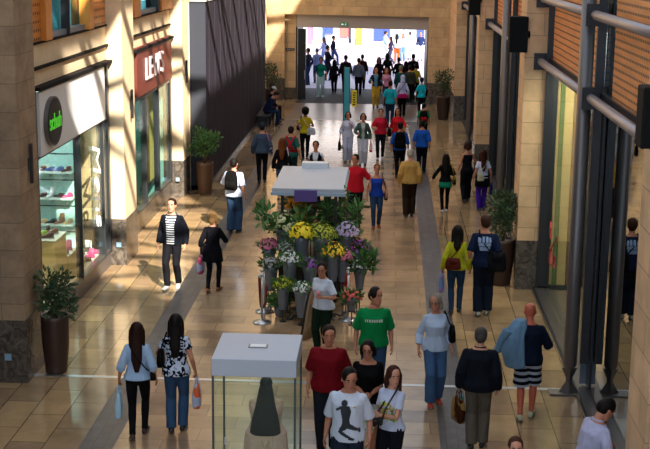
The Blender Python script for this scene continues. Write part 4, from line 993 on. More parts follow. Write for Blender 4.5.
def shoulder_bag(p, sx, label, c, size=(.26, .20, .09), z=1.02, x=.24, y=0.0, cross=False, strapc=None, k='plain', c2='#ffffff', name='handbag', bulge=.05):
    sx = sx or -1; W_, H_, T_ = size; bx = sx * x; r = carried(p, name, label, 'bag', p.D((bx, y, z - H_ / 2)) - Vector((0, 0, 0))); m = cloth(hx(c), k, hx(c2), 24, .5); o = p.D((bx, y, z - H_ / 2))
    turn = abs(y) < .1
    R_ = Matrix.Rotation(pi / 2 if turn else 0, 4, 'Z')
    b = MB(); b.rings([(0, W_ * .42, T_ * .45), (H_ * .12, W_ * .5, T_ * .55), (H_ * .6, W_ * .48, T_ * .5), (H_ * .95, W_ * .40, T_ * .28), (H_, W_ * .37, T_ * .2)], 20, pw=.55, f=lambda v: R_ @ v); bo = b.build('body', m, r, True)
    f = MB(); f.rings([(H_ * .5, W_ * .3, T_ * .58), (H_ * 1.0, W_ * .38, T_ * .34), (H_ * 1.02, W_ * .3, T_ * .2)], 16, pw=.5, f=lambda v: R_ @ v); f.build('flap', m, r, True)
    e = [R_ @ Vector((sg * W_ * .36, 0, H_ * .95)) for sg in (1, -1)]
    if not cross: mid = [Vector((sx * .185, .11, 1.32)), Vector((sx * .14, .06, 1.465)), Vector((sx * .135, 0, 1.488)), Vector((sx * .14, -.06, 1.465)), Vector((sx * .185, -.12, 1.32))]
    else: mid = [Vector((sx * .16, .15, 1.10)), Vector((0, .165, 1.26)), Vector((-sx * .09, .11, 1.43)), Vector((-sx * .10, 0, 1.495)), Vector((-sx * .09, -.10, 1.43)), Vector((0, -.15, 1.28)), Vector((sx * .15, -.15, 1.10))]
    pts = [e[0] + Vector((0, 0, 0))] + [p.D(v) - o for v in mid] + [e[1]]
    MB().tube(pts, .011, 7).build('strap', cloth(hx(strapc or c)), r, True); return r
def backpack(p, label, c, size=(.30, .44, .16), z=1.06, trim=None):
    W_, H_, T_ = size; o = p.D((0, -.12, z)); r = carried(p, 'backpack', label, 'bag', o - Vector((0, T_ / 2, 0)))
    m = cloth(hx(c)); MB().rings([(0, W_ * .42, T_ * .45), (.03, W_ * .5, T_ * .52), (H_ * .6, W_ * .48, T_ * .5), (H_ * .9, W_ * .4, T_ * .4), (H_, W_ * .22, T_ * .2)], 20, pw=.6).build('body', m, r, True)
    MB().rings([(.04, W_ * .38, .035), (H_ * .42, W_ * .36, .03), (H_ * .46, W_ * .3, .01)], 16, pw=.6, f=lambda v: v + Vector((0, -T_ * .5, 0))).build('pocket', cloth(hx(trim or c)), r, True)
    MB().tube([(-.03, 0, H_ - .01), (0, 0, H_ + .04), (.03, 0, H_ - .01)], .008, 6).build('handle', m, r, True)
    oo = o - Vector((0, T_ / 2, 0))
    for sx in (-1, 1):
        MB().tube([p.D(v) - oo for v in [(sx * .09, -.12, z + H_ * .93), (sx * .12, -.04, 1.475), (sx * .13, .05, 1.455), (sx * .145, .13, 1.36), (sx * .17, .10, 1.18), (sx * .13, -.11, z + .06)]], .016, 7, flat=.5).build('strap', cloth(hx(trim or c)), r, True)
    return r

JE = dict(c='#2f4a68', k='denim'); BLK = dict(c='#15151a')
def tr(c, **k): return dict(c=c, **k)
# ---- near, left
p = person('woman with very long dark brown hair walking away in a loose pale blue top', -3.33, 16.52, 1.66, 6, 'f', .95, 'b', ('long', '#2a120c', (.40, .085)),
    tr('#8fa8c8', off=.035, hem=.93, sleeve=.62, flare=.03), tr('#101014', off=.004), '#3a1a14', .16, ('hold', 'down'), vox=.009)
shopping_bag(p, 0, 'pale blue cloth bag in the left hand of the woman in the pale blue top', '#9fc4e0', (.26, .38, .10), name='cloth_bag')
shoulder_bag(p, 1, 'small black handbag at the right hip of the woman in the pale blue top', '#0c0c0e', (.17, .15, .08), z=.98, x=.22, cross=True)
p = person('woman in a black and white patterned top and blue jeans walking away, dark wavy hair', -2.84, 16.78, 1.70, 3, 'f', 1.05, 'b', ('long', '#140c0c'),
    tr('#10101c', k='print', c2='#b8c4dc', sc=34, off=.018, hem=.86, sleeve=.25, flare=.02), tr('#2e4664', k='denim', off=.01, wide=.02), '#1a1414', .06, ('strap', 'hold'), vox=.009)
shopping_bag(p, 1, 'white and orange carrier bag in the right hand of the woman in the patterned top', '#a8b4d4', (.26, .36, .12), 'print', '#d86840', sc=5, drop=.10)
shoulder_bag(p, 0, 'black shoulder bag under the left arm of the woman in the patterned top', '#08080a', (.30, .24, .10), z=1.12, x=.22)
p = person('young man in a dark jacket over a navy and white striped shirt, facing us', -4.18, 24.44, 1.82, 172, 'm', 1.0, 'a', ('short', '#2a1810'),
    tr('#10131c', n='jacket', off=.034, hem=.88, sleeve=1.0, open=.075, collar=1), tr('#14141a', off=.01, wide=.01), '#c8c8cc', .12, ('down', 'down'), under=tr('#1c2438', k='stripes', c2='#d8dce4', sc=22, hem=.90, off=.012, sleeve=.4))
p = person('blonde woman in a black tunic dress and black leggings walking away', -3.35, 24.21, 1.62, -8, 'f', 1.0, 'a', ('bob', '#8c6a44'),
    tr('#0e0e16', n='dress', off=.022, hem=.70, sleeve=.75, flare=.03), tr('#16161e', off=.002), '#8a4a20', .14, ('hold', 'bent'))
shopping_bag(p, 0, 'pale lilac carrier bag in the hand of the blonde woman in black', '#a8b0d8', (.28, .36, .12), 'print', '#c05070', sc=4, drop=.06)
shoulder_bag(p, 0, 'small dark handbag on the hip of the blonde woman in black', '#14101c', (.22, .18, .08), z=.95, x=.2, y=-.04, cross=True)
p = person('man in a white T-shirt and blue jeans walking away with a black backpack', -3.58, 29.58, 1.80, -12, 'm', 1.05, 'a', ('short', '#15100e'),
    tr('#b4c0dc', off=.03, hem=.88, sleeve=.5), tr('#263c5a', k='denim', off=.018, wide=.03), '#1a1a20', .05, ('bent', 'down'))
backpack(p, 'black backpack on the man in the white T-shirt and jeans', '#0c0c10')
p = person('man in a grey blue sweater and flat cap walking away beside the hoarding', -3.58, 36.3, 1.76, 5, 'm', 1.05, 'a', ('short', '#202020'),
    tr('#3c4a60', off=.028, hem=.9, sleeve=1.0), tr('#12141c', off=.012), '#0c0c0c', .12, ('down', 'down'), hat='#23303f')
shoulder_bag(p, 1, 'pale patterned cloth bag on the right side of the man in the flat cap', '#8a90a8', (.30, .30, .10), z=1.0, x=.26, k='print', c2='#2c3050', strapc='#c06080', name='cloth_bag')
p = person('man in dark blue bent over a phone, sitting on the bench by the hoarding', -4.62, 48.75, 1.78, -80, 'm', 1.0, 'a', ('short', '#120c0a'),
    tr('#18243c', off=.03, hem=.9, sleeve=1.0), tr('#1c3050', off=.015, k='denim'), '#101018', 0, ((.08, .30, 1.12), (.08, .30, 1.12)), 28, (0, 30), hips=-.38, feet=((-.1, .40, .085), (.1, .42, .085)), vox=.018)
thing_ = carried(p, 'phone', 'phone held by the man sitting bent over on the bench', 'phone', (0, .46, .80)); MB().box(-.04, .04, -.005, .005, -.07, .07).build('screen', plain('screen', (.3, .35, .4), .2), thing_); MB().box(-.042, .042, .005, .012, -.073, .073).build('phone_case', M_BLACK, thing_)
person('person in black with a pale cap sitting behind the man on the bench', -4.66, 50.35, 1.7, -85, 'm', 1.0, 'a', ('short', '#101010'),
    tr('#0c0c10', off=.03, hem=.9, sleeve=1.0), tr('#101014', off=.015), '#101018', 0, ('lap', 'lap'), 12, (0, 10), hips=-.38, feet=((-.1, .40, .085), (.1, .42, .085)), vox=.02, hat='#b8b8bc')
p = person('girl with long ginger hair in a black jacket and jeans walking away', -2.80, 33.94, 1.68, 0, 'f', .95, 'p', ('long', '#6e3818'),
    tr('#101018', n='jacket', off=.026, hem=.88, sleeve=1.0), tr('#2b4264', k='denim', off=.006), '#b09080', .14, ('down', 'hold'), vox=.014)
shoulder_bag(p, 1, 'slim white bag at the side of the ginger haired girl', '#c0c0c8', (.10, .34, .06), z=1.0, x=.2, name='cloth_bag')
p = person('woman in a teal T-shirt with red crossed carrier straps on her back', -2.72, 35.95, 1.72, -5, 'f', 1.15, 'a', ('short', '#1c120e'),
    tr('#1c5450', off=.025, hem=.86, sleeve=.45), tr('#18302e', off=.02), '#181818', .08, ('bent', 'down'), vox=.014)
bc = carried(p, 'baby_carrier', 'red crossed straps and waistband on the back of the woman in teal', 'carrier', p.D((0, 0, 1.0)))
for sx in (-1, 1):
    q = MB(); o = p.D((0, 0, 1.0)); pts = [p.D(v) - o for v in [(sx * .11, .10, 1.40), (sx * .13, 0, 1.475), (sx * .09, -.115, 1.42), (0, -.160, 1.25), (-sx * .10, -.158, 1.08)]]
    q.tube(pts, .032, 8, flat=.35).build('strap', cloth(hx('#a0202c')), bc, True)
MB().rings([(.02, .205, .165), (.10, .20, .16)], 20).build('waistband', cloth(hx('#7c1c28')), bc, True)
p = person('woman in a yellow top with thick curly black hair walking towards the way out', -2.61, 40.58, 1.70, 8, 'f', .98, 'c', ('curly', '#0a0808'),
    tr('#a89a1c', off=.014, hem=.92, sleeve=.3), tr('#101420', off=.006), '#20242c', .10, ('hip', 'bent'), vox=.014)
shoulder_bag(p, 1, 'white handbag at the right hip of the woman with curly hair', '#a4acbc', (.30, .22, .09), z=.98, x=.18, y=-.10, cross=True, strapc='#c0b8a0')
shoulder_bag(p, 0, 'small black bag on the left of the woman with curly hair', '#08080a', (.24, .16, .09), z=1.1, x=.24)
person('person in a black waistcoat over white, facing us behind the stall roof', -1.86, 33.27, 1.70, 178, 'f', 1.0, 'b', ('short', '#0e0a0a'),
    tr('#0c0c12', n='waistcoat', off=.03, hem=.92, sleeve=.0, open=.05), tr('#14141c'), '#101010', .05, ('down', 'down'), vox=.014, under=tr('#b8c0d0', off=.014, sleeve=.2, hem=.92))
# ---- around the stall
p = person('florist in a white T-shirt and dark green trousers looking at the flowers', -.99, 20.35, 1.62, 150, 'f', 1.12, 'b', ('short', '#0e0a0c'),
    tr('#b8c0d0', off=.025, hem=.90, sleeve=.42), tr('#14241a', off=.02), '#151515', .04, ((.17, .27, 1.20), 'hip'), 4, (18, 12), glasses=True)
rr_ = carried(p, 'pink_rose', 'pink flower held up by the florist', 'flower', p.hands[0])
q = MB(); blossoms(q, (0, 0, .06), (.035, .035, .04), 26, .02, random.Random(2)); q.build('blossom', plain('rose pink', (.75, .2, .25), .6), rr_); MB().tube([(0, 0, -.2), (0, 0, .07)], .004, 5).build('stem', M_LEAF2, rr_)
# long open coat hanging from the florist's arm
ct = carried(p, 'draped_coat', 'long beige coat with a black edge hanging at the right side of the florist', 'coat', (.30, -.02, .25))
q = MB(); q.loft([[Vector((xx + .04 * sin(k * 2.1), .16 * cos(2 * pi * k / 16) * w_, zz)) if False else Vector((xx + .055 * cos(2 * pi * k / 16), .17 * w_ * sin(2 * pi * k / 16), zz)) for k in range(16)] for zz, w_, xx in ((0, 1.15, .06), (.3, 1.0, .03), (.6, .8, 0), (.85, .55, -.03), (.98, .3, -.06))]); q.build('cloth', cloth(hx('#9c8468')), ct, True)
for sg in (-1, 1): MB().tube([(.06 + .01, sg * .19, 0), (.03, sg * .165, .3), (0, sg * .13, .6), (-.03, sg * .09, .85), (-.06, sg * .05, .98)], .022, 8).build('edge', M_BLACK, ct, True)
p = person('man in a red polo shirt and dark jeans walking towards the camera', -.74, 30.5, 1.82, 176, 'm', 1.08, 'b', ('short', '#14100e'),
    tr('#b01c2c', off=.026, hem=.88, sleeve=.48, collar=1), tr('#10131c', off=.012), '#2a2a2a', .13, ('out', 'down'), head=(-12, 4), vox=.013)
p = person('woman in a blue vest top and jeans walking towards us beside the red polo shirt', -.22, 30.5, 1.58, 184, 'f', 1.05, 'b', ('short', '#7a4a24'),
    tr('#1c3c9c', off=.014, hem=.88, sleeve=0, neck=1.42), tr('#223858', k='denim', off=.01), '#8a4030', .10, ('fwd', 'down'), vox=.013)
shoulder_bag(p, 0, 'dark shoulder bag on the woman in the blue vest top', '#10121c', (.22, .26, .09), z=.92, x=.25)
person('elderly white haired man in a tan jacket and brown trousers walking away', .60, 31.9, 1.74, 4, 'm', 1.15, 'a', ('short', '#b8b0a4'),
    tr('#b08a4c', n='jacket', off=.03, hem=.90, sleeve=1.0, flare=.02), tr('#2c2018', off=.025, wide=.02), '#14100e', .09, ('down', 'down'), 6, vox=.013)
p = person('woman in a white blouse and white trousers walking towards us by the totem', -1.24, 40.35, 1.62, 180, 'f', 1.0, 'b', ('bob', '#1c1210'),
    tr('#b8c0dc', off=.028, hem=.84, sleeve=.8, flare=.02), tr('#aab4d0', off=.018, wide=.02), '#806050', .08, ('strap', 'hold'), vox=.015)
shopping_bag(p, 1, 'black carrier bag in the hand of the woman in the white blouse', '#0c0a10', (.32, .34, .1), drop=.05)
p = person('woman in a grey green jacket and white trousers beside the woman in the white blouse', -.75, 39.8, 1.64, 182, 'f', 1.0, 'b', ('bob', '#161010'),
    tr('#3c5450', n='jacket', off=.024, hem=.90, sleeve=1.0, open=.04), tr('#b8c0d4', off=.016, wide=.02), '#303030', .06, ('down', 'bent'), vox=.015, under=tr('#a0a8a8'))
shopping_bag(p, 0, 'red carrier bag in the hand of the woman in white trousers and grey green jacket', '#b81830', (.26, .30, .1), 'print', '#e0d0d0', sc=5, drop=.05)
p = person('woman in a crimson three quarter sleeve top with dark trousers walking towards us', -.21, 41.0, 1.66, 180, 'f', 1.1, 'a', ('short', '#1c1210'),
    tr('#b02038', off=.024, hem=.90, sleeve=.6), tr('#141822', off=.012), '#c0c0c8', .12, ('down', 'bent'), vox=.015)
shoulder_bag(p, 0, 'large black handbag on the arm of the woman in the crimson top', '#0a0a10', (.36, .26, .14), z=.96, x=.30)
person('woman in a bright red top with very long black hair', .34, 41.5, 1.62, 176, 'f', 1.0, 'b', ('long', '#0a0808'),
    tr('#b81c28', off=.026, hem=.88, sleeve=.7), tr('#14161e'), '#222222', .08, ('bent', 'down'), vox=.015)
p = person('man in a blue shirt and black trousers walking away wearing a black backpack', .39, 37.6, 1.68, 0, 'm', 1.08, 'b', ('short', '#100c0c'),
    tr('#1c4490', off=.02, hem=.90, sleeve=.55), tr('#0e0f16', off=.014), '#101010', .12, ('down', 'down'), vox=.014)
backpack(p, 'black backpack on the man in the blue shirt with bare forearms', '#08080c', (.34, .5, .16), z=.98)
p = person('man in a bright blue shirt and dark trousers walking away with a stick', 1.06, 38.4, 1.64, -5, 'm', 1.12, 'b', ('short', '#120e0c'),
    tr('#1c50a8', off=.026, hem=.90, sleeve=.55), tr('#10141e', off=.02), '#141414', .08, ('down', 'down'), vox=.014)
hp = p.hands[1]; sk_ = carried(p, 'walking_stick', 'slim stick in the right hand of the man in the bright blue shirt', 'stick', (hp.x, hp.y, .02))
MB().tube([(0, 0, 0) if False else (.18, .30, 0), (0, 0, hp.z)], .012, 8).build('shaft', plain('grey stick', (.12, .12, .13), .4), sk_, True); MB().tube([(0, 0, hp.z - .02), (-.01, -.03, hp.z + .05), (-.01, -.10, hp.z + .05)], .014, 8).build('grip', M_BLACK, sk_, True)
p = person('boy in a green top wearing a black and red backpack', 1.26, 44.5, 1.45, 0, 'm', 1.0, 'b', ('short', '#100c0a'),
    tr('#147040', off=.02, hem=.90, sleeve=.5), tr('#101018', off=.014), '#222222', .1, ('down', 'down'), vox=.016)
backpack(p, 'black backpack with a red pocket on the boy in green', '#0a0a0e', (.34, .46, .16), z=1.0, trim='#901420')
p = person('girl in a black top and teal green skirt over black leggings walking away', 1.53, 32.6, 1.53, 6, 'f', .98, 'b', ('long', '#120a08'),
    tr('#0e0e14', off=.02, hem=.94, sleeve=.95), tr('#101014', off=.003), '#c8c8cc', .06, ('out', 'bent'), vox=.013)
q = MB(); q.rings([(.76, .20, .155), (.86, .19, .145), (.95, .178, .125)], 18); q.build('skirt', cloth(hx('#1c8464')), p.root, True)
shoulder_bag(p, 1, 'patterned yellow and black handbag on the girl in the teal skirt', '#8a7c20', (.28, .24, .1), z=.95, x=.26, k='print', c2='#101010')
shopping_bag(p, 1, 'small pink carrier bag held by the girl in the teal skirt', '#c04878', (.20, .24, .08), drop=.08)
p = person('woman in a black strappy vest and black trousers walking away', 2.17, 34.1, 1.66, 10, 'f', .95, 'b', ('bob', '#3a1a10'),
    tr('#0e1018', n='vest', off=.014, hem=.84, sleeve=0, neck=1.40, flare=.02), tr('#101016', off=.018, wide=.03), '#282828', .16, ('down', 'bent'), vox=.013)
p = person('girl in a white T-shirt, black tied jacket and purple trousers walking away', 2.5, 32.9, 1.61, 8, 'f', 1.0, 'b', ('long', '#3a1c10'),
    tr('#c0c4dc', off=.014, hem=.96, sleeve=.28), tr('#3a1c84', off=.012, wide=.015), '#404050', .06, ('down', 'down'), vox=.013)
ja = carried(p, 'tied_jacket', 'black jacket tied round the waist of the girl in purple trousers', 'jacket', p.D((0, 0, .72)))
MB().rings([(0, .215, .175), (.12, .21, .165), (.26, .195, .14), (.32, .18, .12)], 20).build('cloth', cloth(hx('#101018')), ja, True)
MB().tube([(-.06, .16, .30), (-.08, .19, .1)], .035, 8).build('sleeve', cloth(hx('#101018')), ja, True)
shoulder_bag(p, 0, 'small cream shoulder bag on the girl in the white T-shirt', '#b0b090', (.2, .18, .08), z=1.0, x=.10, y=-.22, cross=True)
shopping_bag(p, 1, 'navy blue carrier bag held by the girl in purple trousers', '#1c2c60', (.22, .36, .08), drop=.02)
# ---- right foreground
p = person('woman in a yellow green long sleeved top and jeans beside the man in navy', 1.34, 23.14, 1.68, -2, 'f', 1.0, 'b', ('mid', '#120a0a'),
    tr('#a8a828', off=.024, hem=.90, sleeve=1.0), tr('#223850', k='denim', off=.008), '#202830', .09, ('hold', 'down'))
shoulder_bag(p, 0, 'brown leather handbag on the back of the woman in the yellow green top', '#4c1c14', (.30, .22, .10), z=1.05, x=.07, y=-.22, cross=True)
shopping_bag(p, 0, 'pale blue and lilac carrier bag in the hand of the woman in yellow green', '#6c90c0', (.20, .34, .10), drop=.06, k='print', c2='#a080c0', sc=4)
p = person('tall young man in a navy T-shirt with a pale back print and baggy dark jeans', 1.84, 23.05, 1.90, -4, 'm', 1.05, 'b', ('short', '#3a2012'),
    tr('#141e38', off=.026, hem=.88, sleeve=.48), tr('#121a28', off=.016, wide=.028, k='denim'), '#a0a090', .06, ('down', 'down'), head=(14, 0))
decal(p, 'back_print', [[(-.10, .0), (.10, .0), (.10, .05), (-.10, .05)], [(-.115, .06), (-.06, .06), (-.06, .15), (-.115, .14)], [(-.04, .06), (.0, .06), (.0, .16), (-.04, .16)], [(.015, .06), (.06, .06), (.055, .16), (.015, .16)], [(.07, .06), (.11, .06), (.10, .14), (.07, .15)], [(-.08, -.08), (.08, -.08), (.09, -.015), (-.09, -.015)]], plain('pale print', hx('#8ca4d0'), .6), 1.24, -1)
shoulder_bag(p, 1, 'slouchy black shoulder bag hanging on the right of the man in navy', '#0c0d14', (.36, .34, .12), z=.98, x=.20, y=-.10, cross=True)
p = person('grey haired woman in a pale long sleeved top and blue jeans walking towards us', .78, 18.2, 1.70, 190, 'f', 1.05, 'b', ('bob', '#8a8070'),
    tr('#a8b8d0', off=.024, hem=.88, sleeve=.85), tr('#3c5678', k='denim', off=.012, wide=.03), '#a03018', .10, ('down', 'down'), head=(-32, 4), glasses=True, vox=.009)
shoulder_bag(p, 0, 'black handbag under the left arm of the grey haired woman in jeans', '#08080c', (.28, .26, .1), z=1.13, x=.255, y=-.04)
p = person('stocky man with short greying hair in a dark navy jacket walking away', 1.31, 16.5, 1.69, -6, 'm', 1.22, 'a', ('short', '#4c4644'),
    tr('#12161f', n='jacket', off=.034, hem=.86, sleeve=1.0, collar=1), tr('#585046', off=.018, wide=.02), '#141010', .05, ('hold', 'down'), 4, vox=.009)
shopping_bag(p, 0, 'brown chequered bag in the left hand of the man in the navy jacket', '#3a2014', (.30, .34, .12), 'print', '#8a6c3c', sc=5, drop=.12, rz=.5)
b_ = carried(p, 'water_bottle', 'water bottle with a teal label sticking out of the brown chequered bag', 'bottle', (p.hands[0].x + .02, p.hands[0].y + .03, p.hands[0].z - .22))
MB().rings([(0, .03, .03), (.15, .032, .032), (.19, .014, .014), (.2, .014, .014)], 14).build('bottle_body', plain('clear plastic', (.5, .62, .68), .15), b_, True); MB().rings([(.06, .033, .033), (.12, .033, .033)], 14).build('wrapper', plain('teal wrapper', (.03, .35, .32), .4), b_, True); MB().rings([(.2, .016, .016), (.222, .016, .016)], 12).build('bottle_cap', M_WHITE, b_)
p = person('bald man in navy top and striped shorts with a denim jacket on his shoulder', 2.09, 17.65, 1.74, -8, 'm', 1.08, 'r', ('bald', '#6a5040'),
    tr('#101828', off=.028, hem=.90, sleeve=.62), tr('#10141c', k='stripes', c2='#a8b0c0', sc=9.5, off=.03, len=.50, wide=.03, n='shorts'), '#a8a890', .12, ('bent', 'bent'), 3, (10, 6), vox=.009)
dj = carried(p, 'denim_jacket', 'pale blue denim jacket slung over the left shoulder of the bald man', 'jacket', (-.20, -.12, .82))
q = MB(); q.loft([[Vector((cxx + w_ * cos(2 * pi * k / 20), cyy + .085 * sin(2 * pi * k / 20) + .012 * sin(5 * 2 * pi * k / 20), zz)) for k in range(20)] for zz, w_, cxx, cyy in ((0, .12, .04, -.02), (.04, .15, .02, -.02), (.25, .17, -.02, -.02), (.45, .15, -.01, .0), (.60, .13, .04, .06), (.68, .085, .07, .12))])
fuse(q, 'cloth', cloth(hx('#5c7890'), 'denim'), dj, .010)
q = MB(); q.tube([(-.10, -.02, .55), (-.19, -.02, .38), (-.24, .0, .22)], [.075, .06, .06], 12); fuse(q, 'sleeve', cloth(hx('#5c7890'), 'denim'), dj, .010)
person('person whose brown haired crown just shows below the bald man in striped shorts', 1.42, 12.75, 1.62, 180, 'm', 1.0, 'a', ('short', '#4a2c1c'), tr('#303848', off=.02), tr('#202430'), '#202020', 0, vox=.012)
p = person('dark haired man in a pale shirt reading beside the nearest stone pier', 2.36, 13.75, 1.74, -68, 'm', 1.12, 'b', ('short', '#15100e'),
    tr('#a8a8c4', off=.028, hem=.88, sleeve=1.0, collar=1), tr('#20242c', off=.015), '#181818', 0, ('bent', 'bent'), 12, (0, 32), vox=.009)
# ---- centre foreground
p = person('man in a green T-shirt and jeans facing us, looking to his left', -.13, 18.1, 1.80, 184, 'm', 1.12, 'b', ('short', '#1c120e'),
    tr('#0c7a44', off=.026, hem=.90, sleeve=.5), tr('#2b415e', k='denim', off=.018), '#202020', .05, ('down', 'down'), head=(38, 4), vox=.009)
decal(p, 'chest_print', [[(-.135, 0), (-.12, 0), (-.12, .045), (-.135, .045)]] + [[(-.08 + k * .034, .0), (-.055 + k * .034, .0), (-.055 + k * .034, .045), (-.08 + k * .034, .045)] for k in range(6)] + [[(-.11, 0), (-.095, 0), (-.095, .045), (-.11, .045)]], plain('white print', hx('#c0d8c8'), .6), 1.27, 1)
p = person('man in a dark red T-shirt facing us behind the man with the printed white T-shirt', -.71, 16.17, 1.78, 176, 'm', 1.18, 'b', ('short', '#241812'),
    tr('#6c101c', off=.028, hem=.86, sleeve=.5), tr('#1c2028', off=.02), '#202020', .04, ('down', 'down'), head=(10, 8), vox=.009)
p = person('dark haired woman with glasses in a black top and pale shorts facing us', -.18, 15.96, 1.66, 180, 'f', 1.22, 'b', ('bobc', '#0c0a0e'),
    tr('#08080c', off=.024, hem=.86, sleeve=.45, neck=1.44), tr('#a8b4b8', off=.022, len=.46, n='shorts', wide=.02), '#a09890', .05, ('front', 'front'), head=(-8, 12), vox=.009, glasses=True)
p = person('smiling man in a white T-shirt with a dark leaping figure print, facing us', -.39, 14.42, 1.80, 172, 'm', 1.05, 'b', ('short', '#14100e'),
    tr('#c4cce0', off=.028, hem=.86, sleeve=.5), tr('#1c2434', off=.02, k='denim'), '#202020', .06, ('down', 'down'), head=(20, 14), vox=.008)
fig = [[(-.015 + .028 * cos(t), .150 + .030 * sin(t)) for t in [k * .7 for k in range(9)]], [(-.045, .125), (.03, .13), (.045, .08), (.03, .0), (.035, -.04), (-.03, -.06), (-.035, .02), (-.045, .07)],
       [(-.045, .125), (-.09, .09), (-.085, .07), (-.04, .10)], [(-.03, -.03), (.035, -.02), (.0, -.10), (-.05, -.13), (-.06, -.10), (-.04, -.07)], [(-.055, -.10), (-.01, -.135), (.05, -.175), (.045, -.195), (-.03, -.16), (-.07, -.13)],
       [(-.01, -.05), (.035, -.04), (.10, -.09), (.11, -.115), (.05, -.10), (-.005, -.085)], [(.10, -.085), (.115, -.085), (.12, -.13), (.105, -.13)], [(.03, -.17), (.075, -.185), (.07, -.205), (.02, -.20)]]
decal(p, 'figure_print', [[(a * 1.35, b * 1.25) for a, b in q] for q in fig], plain('print charcoal', hx('#30343c'), .7), 1.16, 1)
decal(p, 'emblem', [[(.085, 0), (.11, 0), (.11, .02), (.085, .02)]], plain('print yellow', hx('#b8b020'), .7), 1.30, 1)
p = person('girl with long brown hair in a white T-shirt holding a camera, half turned away', .13, 14.86, 1.68, 150, 'f', .98, 'a', ('long', '#3c1e12'),
    tr('#b4bcd4', off=.016, hem=.92, sleeve=.32), tr('#14161e', off=.012), '#181818', .05, ((.02, .34, 1.20), (.05, .26, 1.12)), head=(48, 6), vox=.008)
decal(p, 'flower_print', [[(-.14, -.12), (.12, -.14), (.13, .05), (.03, .13), (-.06, .12), (-.13, .06)]], confetti('bright floral print', [hx('#c8d030'), hx('#d8dce0'), hx('#40a048'), hx('#b82858'), hx('#e0e4e8'), hx('#d8b820')], 34), 1.18, 1)
h_ = p.hands[1]; cm = carried(p, 'camera_body', 'black camera in the hand of the girl in the flower print T-shirt', 'camera', (h_.x, h_.y + .03, h_.z)); 
MB().box(-.06, .06, -.03, .03, -.04, .045).box(-.025, .025, -.025, .025, .04, .065).build('body', plain('camera black', (.01, .01, .012), .4), cm, bevel=.008); MB().loft([[Vector((.035 * cos(k * pi / 8), yy, .035 * sin(k * pi / 8))) for k in range(16)] for yy in (.03, .10)]).build('lens', M_BLACK, cm)
MB().tube([(-.06, 0, .03), (-.09, -.03, .18), tuple(p.D((-.10, .02, 1.49)) - Vector((h_.x, h_.y + .03, h_.z))), tuple(p.D((.0, -.09, 1.47)) - Vector((h_.x, h_.y + .03, h_.z))), (.06, 0, .03)], .012, 6).build('strap', M_BLACK, cm, True)
lf = carried(p, 'leaflet', 'green and white leaflet in the hand of the girl with the camera', 'leaflet', (h_.x + .12, h_.y + .05, h_.z - .08)); lf.rotation_euler.x = .5
MB().box(-.08, .08, -.004, .004, -.07, .07).build('paper', confetti('leaflet print', [hx('#c0d8c8'), hx('#d8dce0'), hx('#40a048'), hx('#d8dce0')], 22), lf); MB().box(-.075, .0, -.006, -.004, .01, .06).build('picture', plain('leaf green', (.1, .45, .1), .5), lf)
p = person('person with very long black hair and hands behind the back, behind the glass case', -1.40, 14.75, 1.52, 2, 'f', 1.6, 'p', ('bell', '#050304'),
    tr('#d8a8a0', n='dress', off=.012, hem=.60, sleeve=.0, neck=1.42, flare=.03), None, '#806050', 0, ((.03, -.24, .86), (.03, -.24, .86)), vox=.009)
# ---- far end, inside
F = .019
def far(label, x, y, h, rot, sex, hair, tc, bc, arms=('down', 'down'), st=.1, sk='b', **k):
    t = dict(c=tc, off=.014, hem=k.pop('hem', .9), sleeve=k.pop('sl', .9)); t.update(k.pop('t', {}))
    return person(label, x, y, h, rot, sex, k.pop('bd', .98), sk, hair, t, dict(c=bc, off=.018), k.pop('sh', '#141414'), st, arms, vox=F, **k)
p = far('man in a dark open jacket and yellow trousers walking towards us', -.52, 54.9, 1.74, 180, 'm', ('short', '#16100e'), '#181a1c', '#a88c30', ('down', 'bent'), t=dict(n='jacket', open=.06, hem=.82), under=tr('#4c7ca0', off=.012))
far('man in a bright turquoise T-shirt and jeans walking away', .09, 49.1, 1.76, -4, 'm', ('short', '#120e0c'), '#1c98b0', '#1c3050', sl=.5, hem=.84)
p = far('woman in a pale lilac hooded top and black trousers walking away', .59, 51.9, 1.72, 2, 'f', ('hood', '#aab4dc'), '#aab4dc', '#0c0c12', hem=.92)
shoulder_bag(p, 0, 'magenta bag worn across the hips of the woman in the hooded top', '#9c1c60', (.42, .18, .08), z=.92, x=.0, y=-.22, cross=True, strapc='#301830')
p = far('woman in a bright turquoise top walking away beside the far planter', 1.36, 52.0, 1.62, -4, 'f', ('short', '#0e0a0a'), '#18a0b4', '#14141c', sl=.45, hem=.86)
shoulder_bag(p, 1, 'black shoulder bag on the woman in turquoise near the far planter', '#08080a', (.30, .30, .1), z=1.12, x=.22)
far('woman in a pink top with fair hair coming in from the street', -.07, 55.7, 1.66, 178, 'f', ('long', '#6a4028'), '#b07c9c', '#2c3040')
far('person in a teal coat and grey cap walking away into the street', .54, 56.0, 1.74, 0, 'm', ('short', '#808078'), '#124448', '#12161c', hat='#6c7068')
far('man in an olive grey coat walking away into the street', .95, 56.6, 1.72, 4, 'm', ('short', '#1c1614'), '#343830', '#181a1c', bd=1.2)
far('woman in a mustard yellow top walking away into the street', 1.22, 57.4, 1.72, 0, 'f', ('short', '#100c0a'), '#8c8414', '#14141a', sl=.5)
far('man in dark clothes with raised arms among the crowd at the way out', 1.17, 61.0, 1.86, 0, 'm', ('short', '#0c0a0a'), '#0e0e12', '#101014', ('strap', 'strap'), bd=1.15)
far('woman in black with long hair, tallest of the dark cluster at the way out', -.05, 61.9, 1.82, 0, 'f', ('long', '#0a0808'), '#121016', '#101014')
far('woman in dark plum with long hair beside the column of daylight', -.45, 60.6, 1.72, 176, 'f', ('long', '#120c0a'), '#20121a', '#14141a')
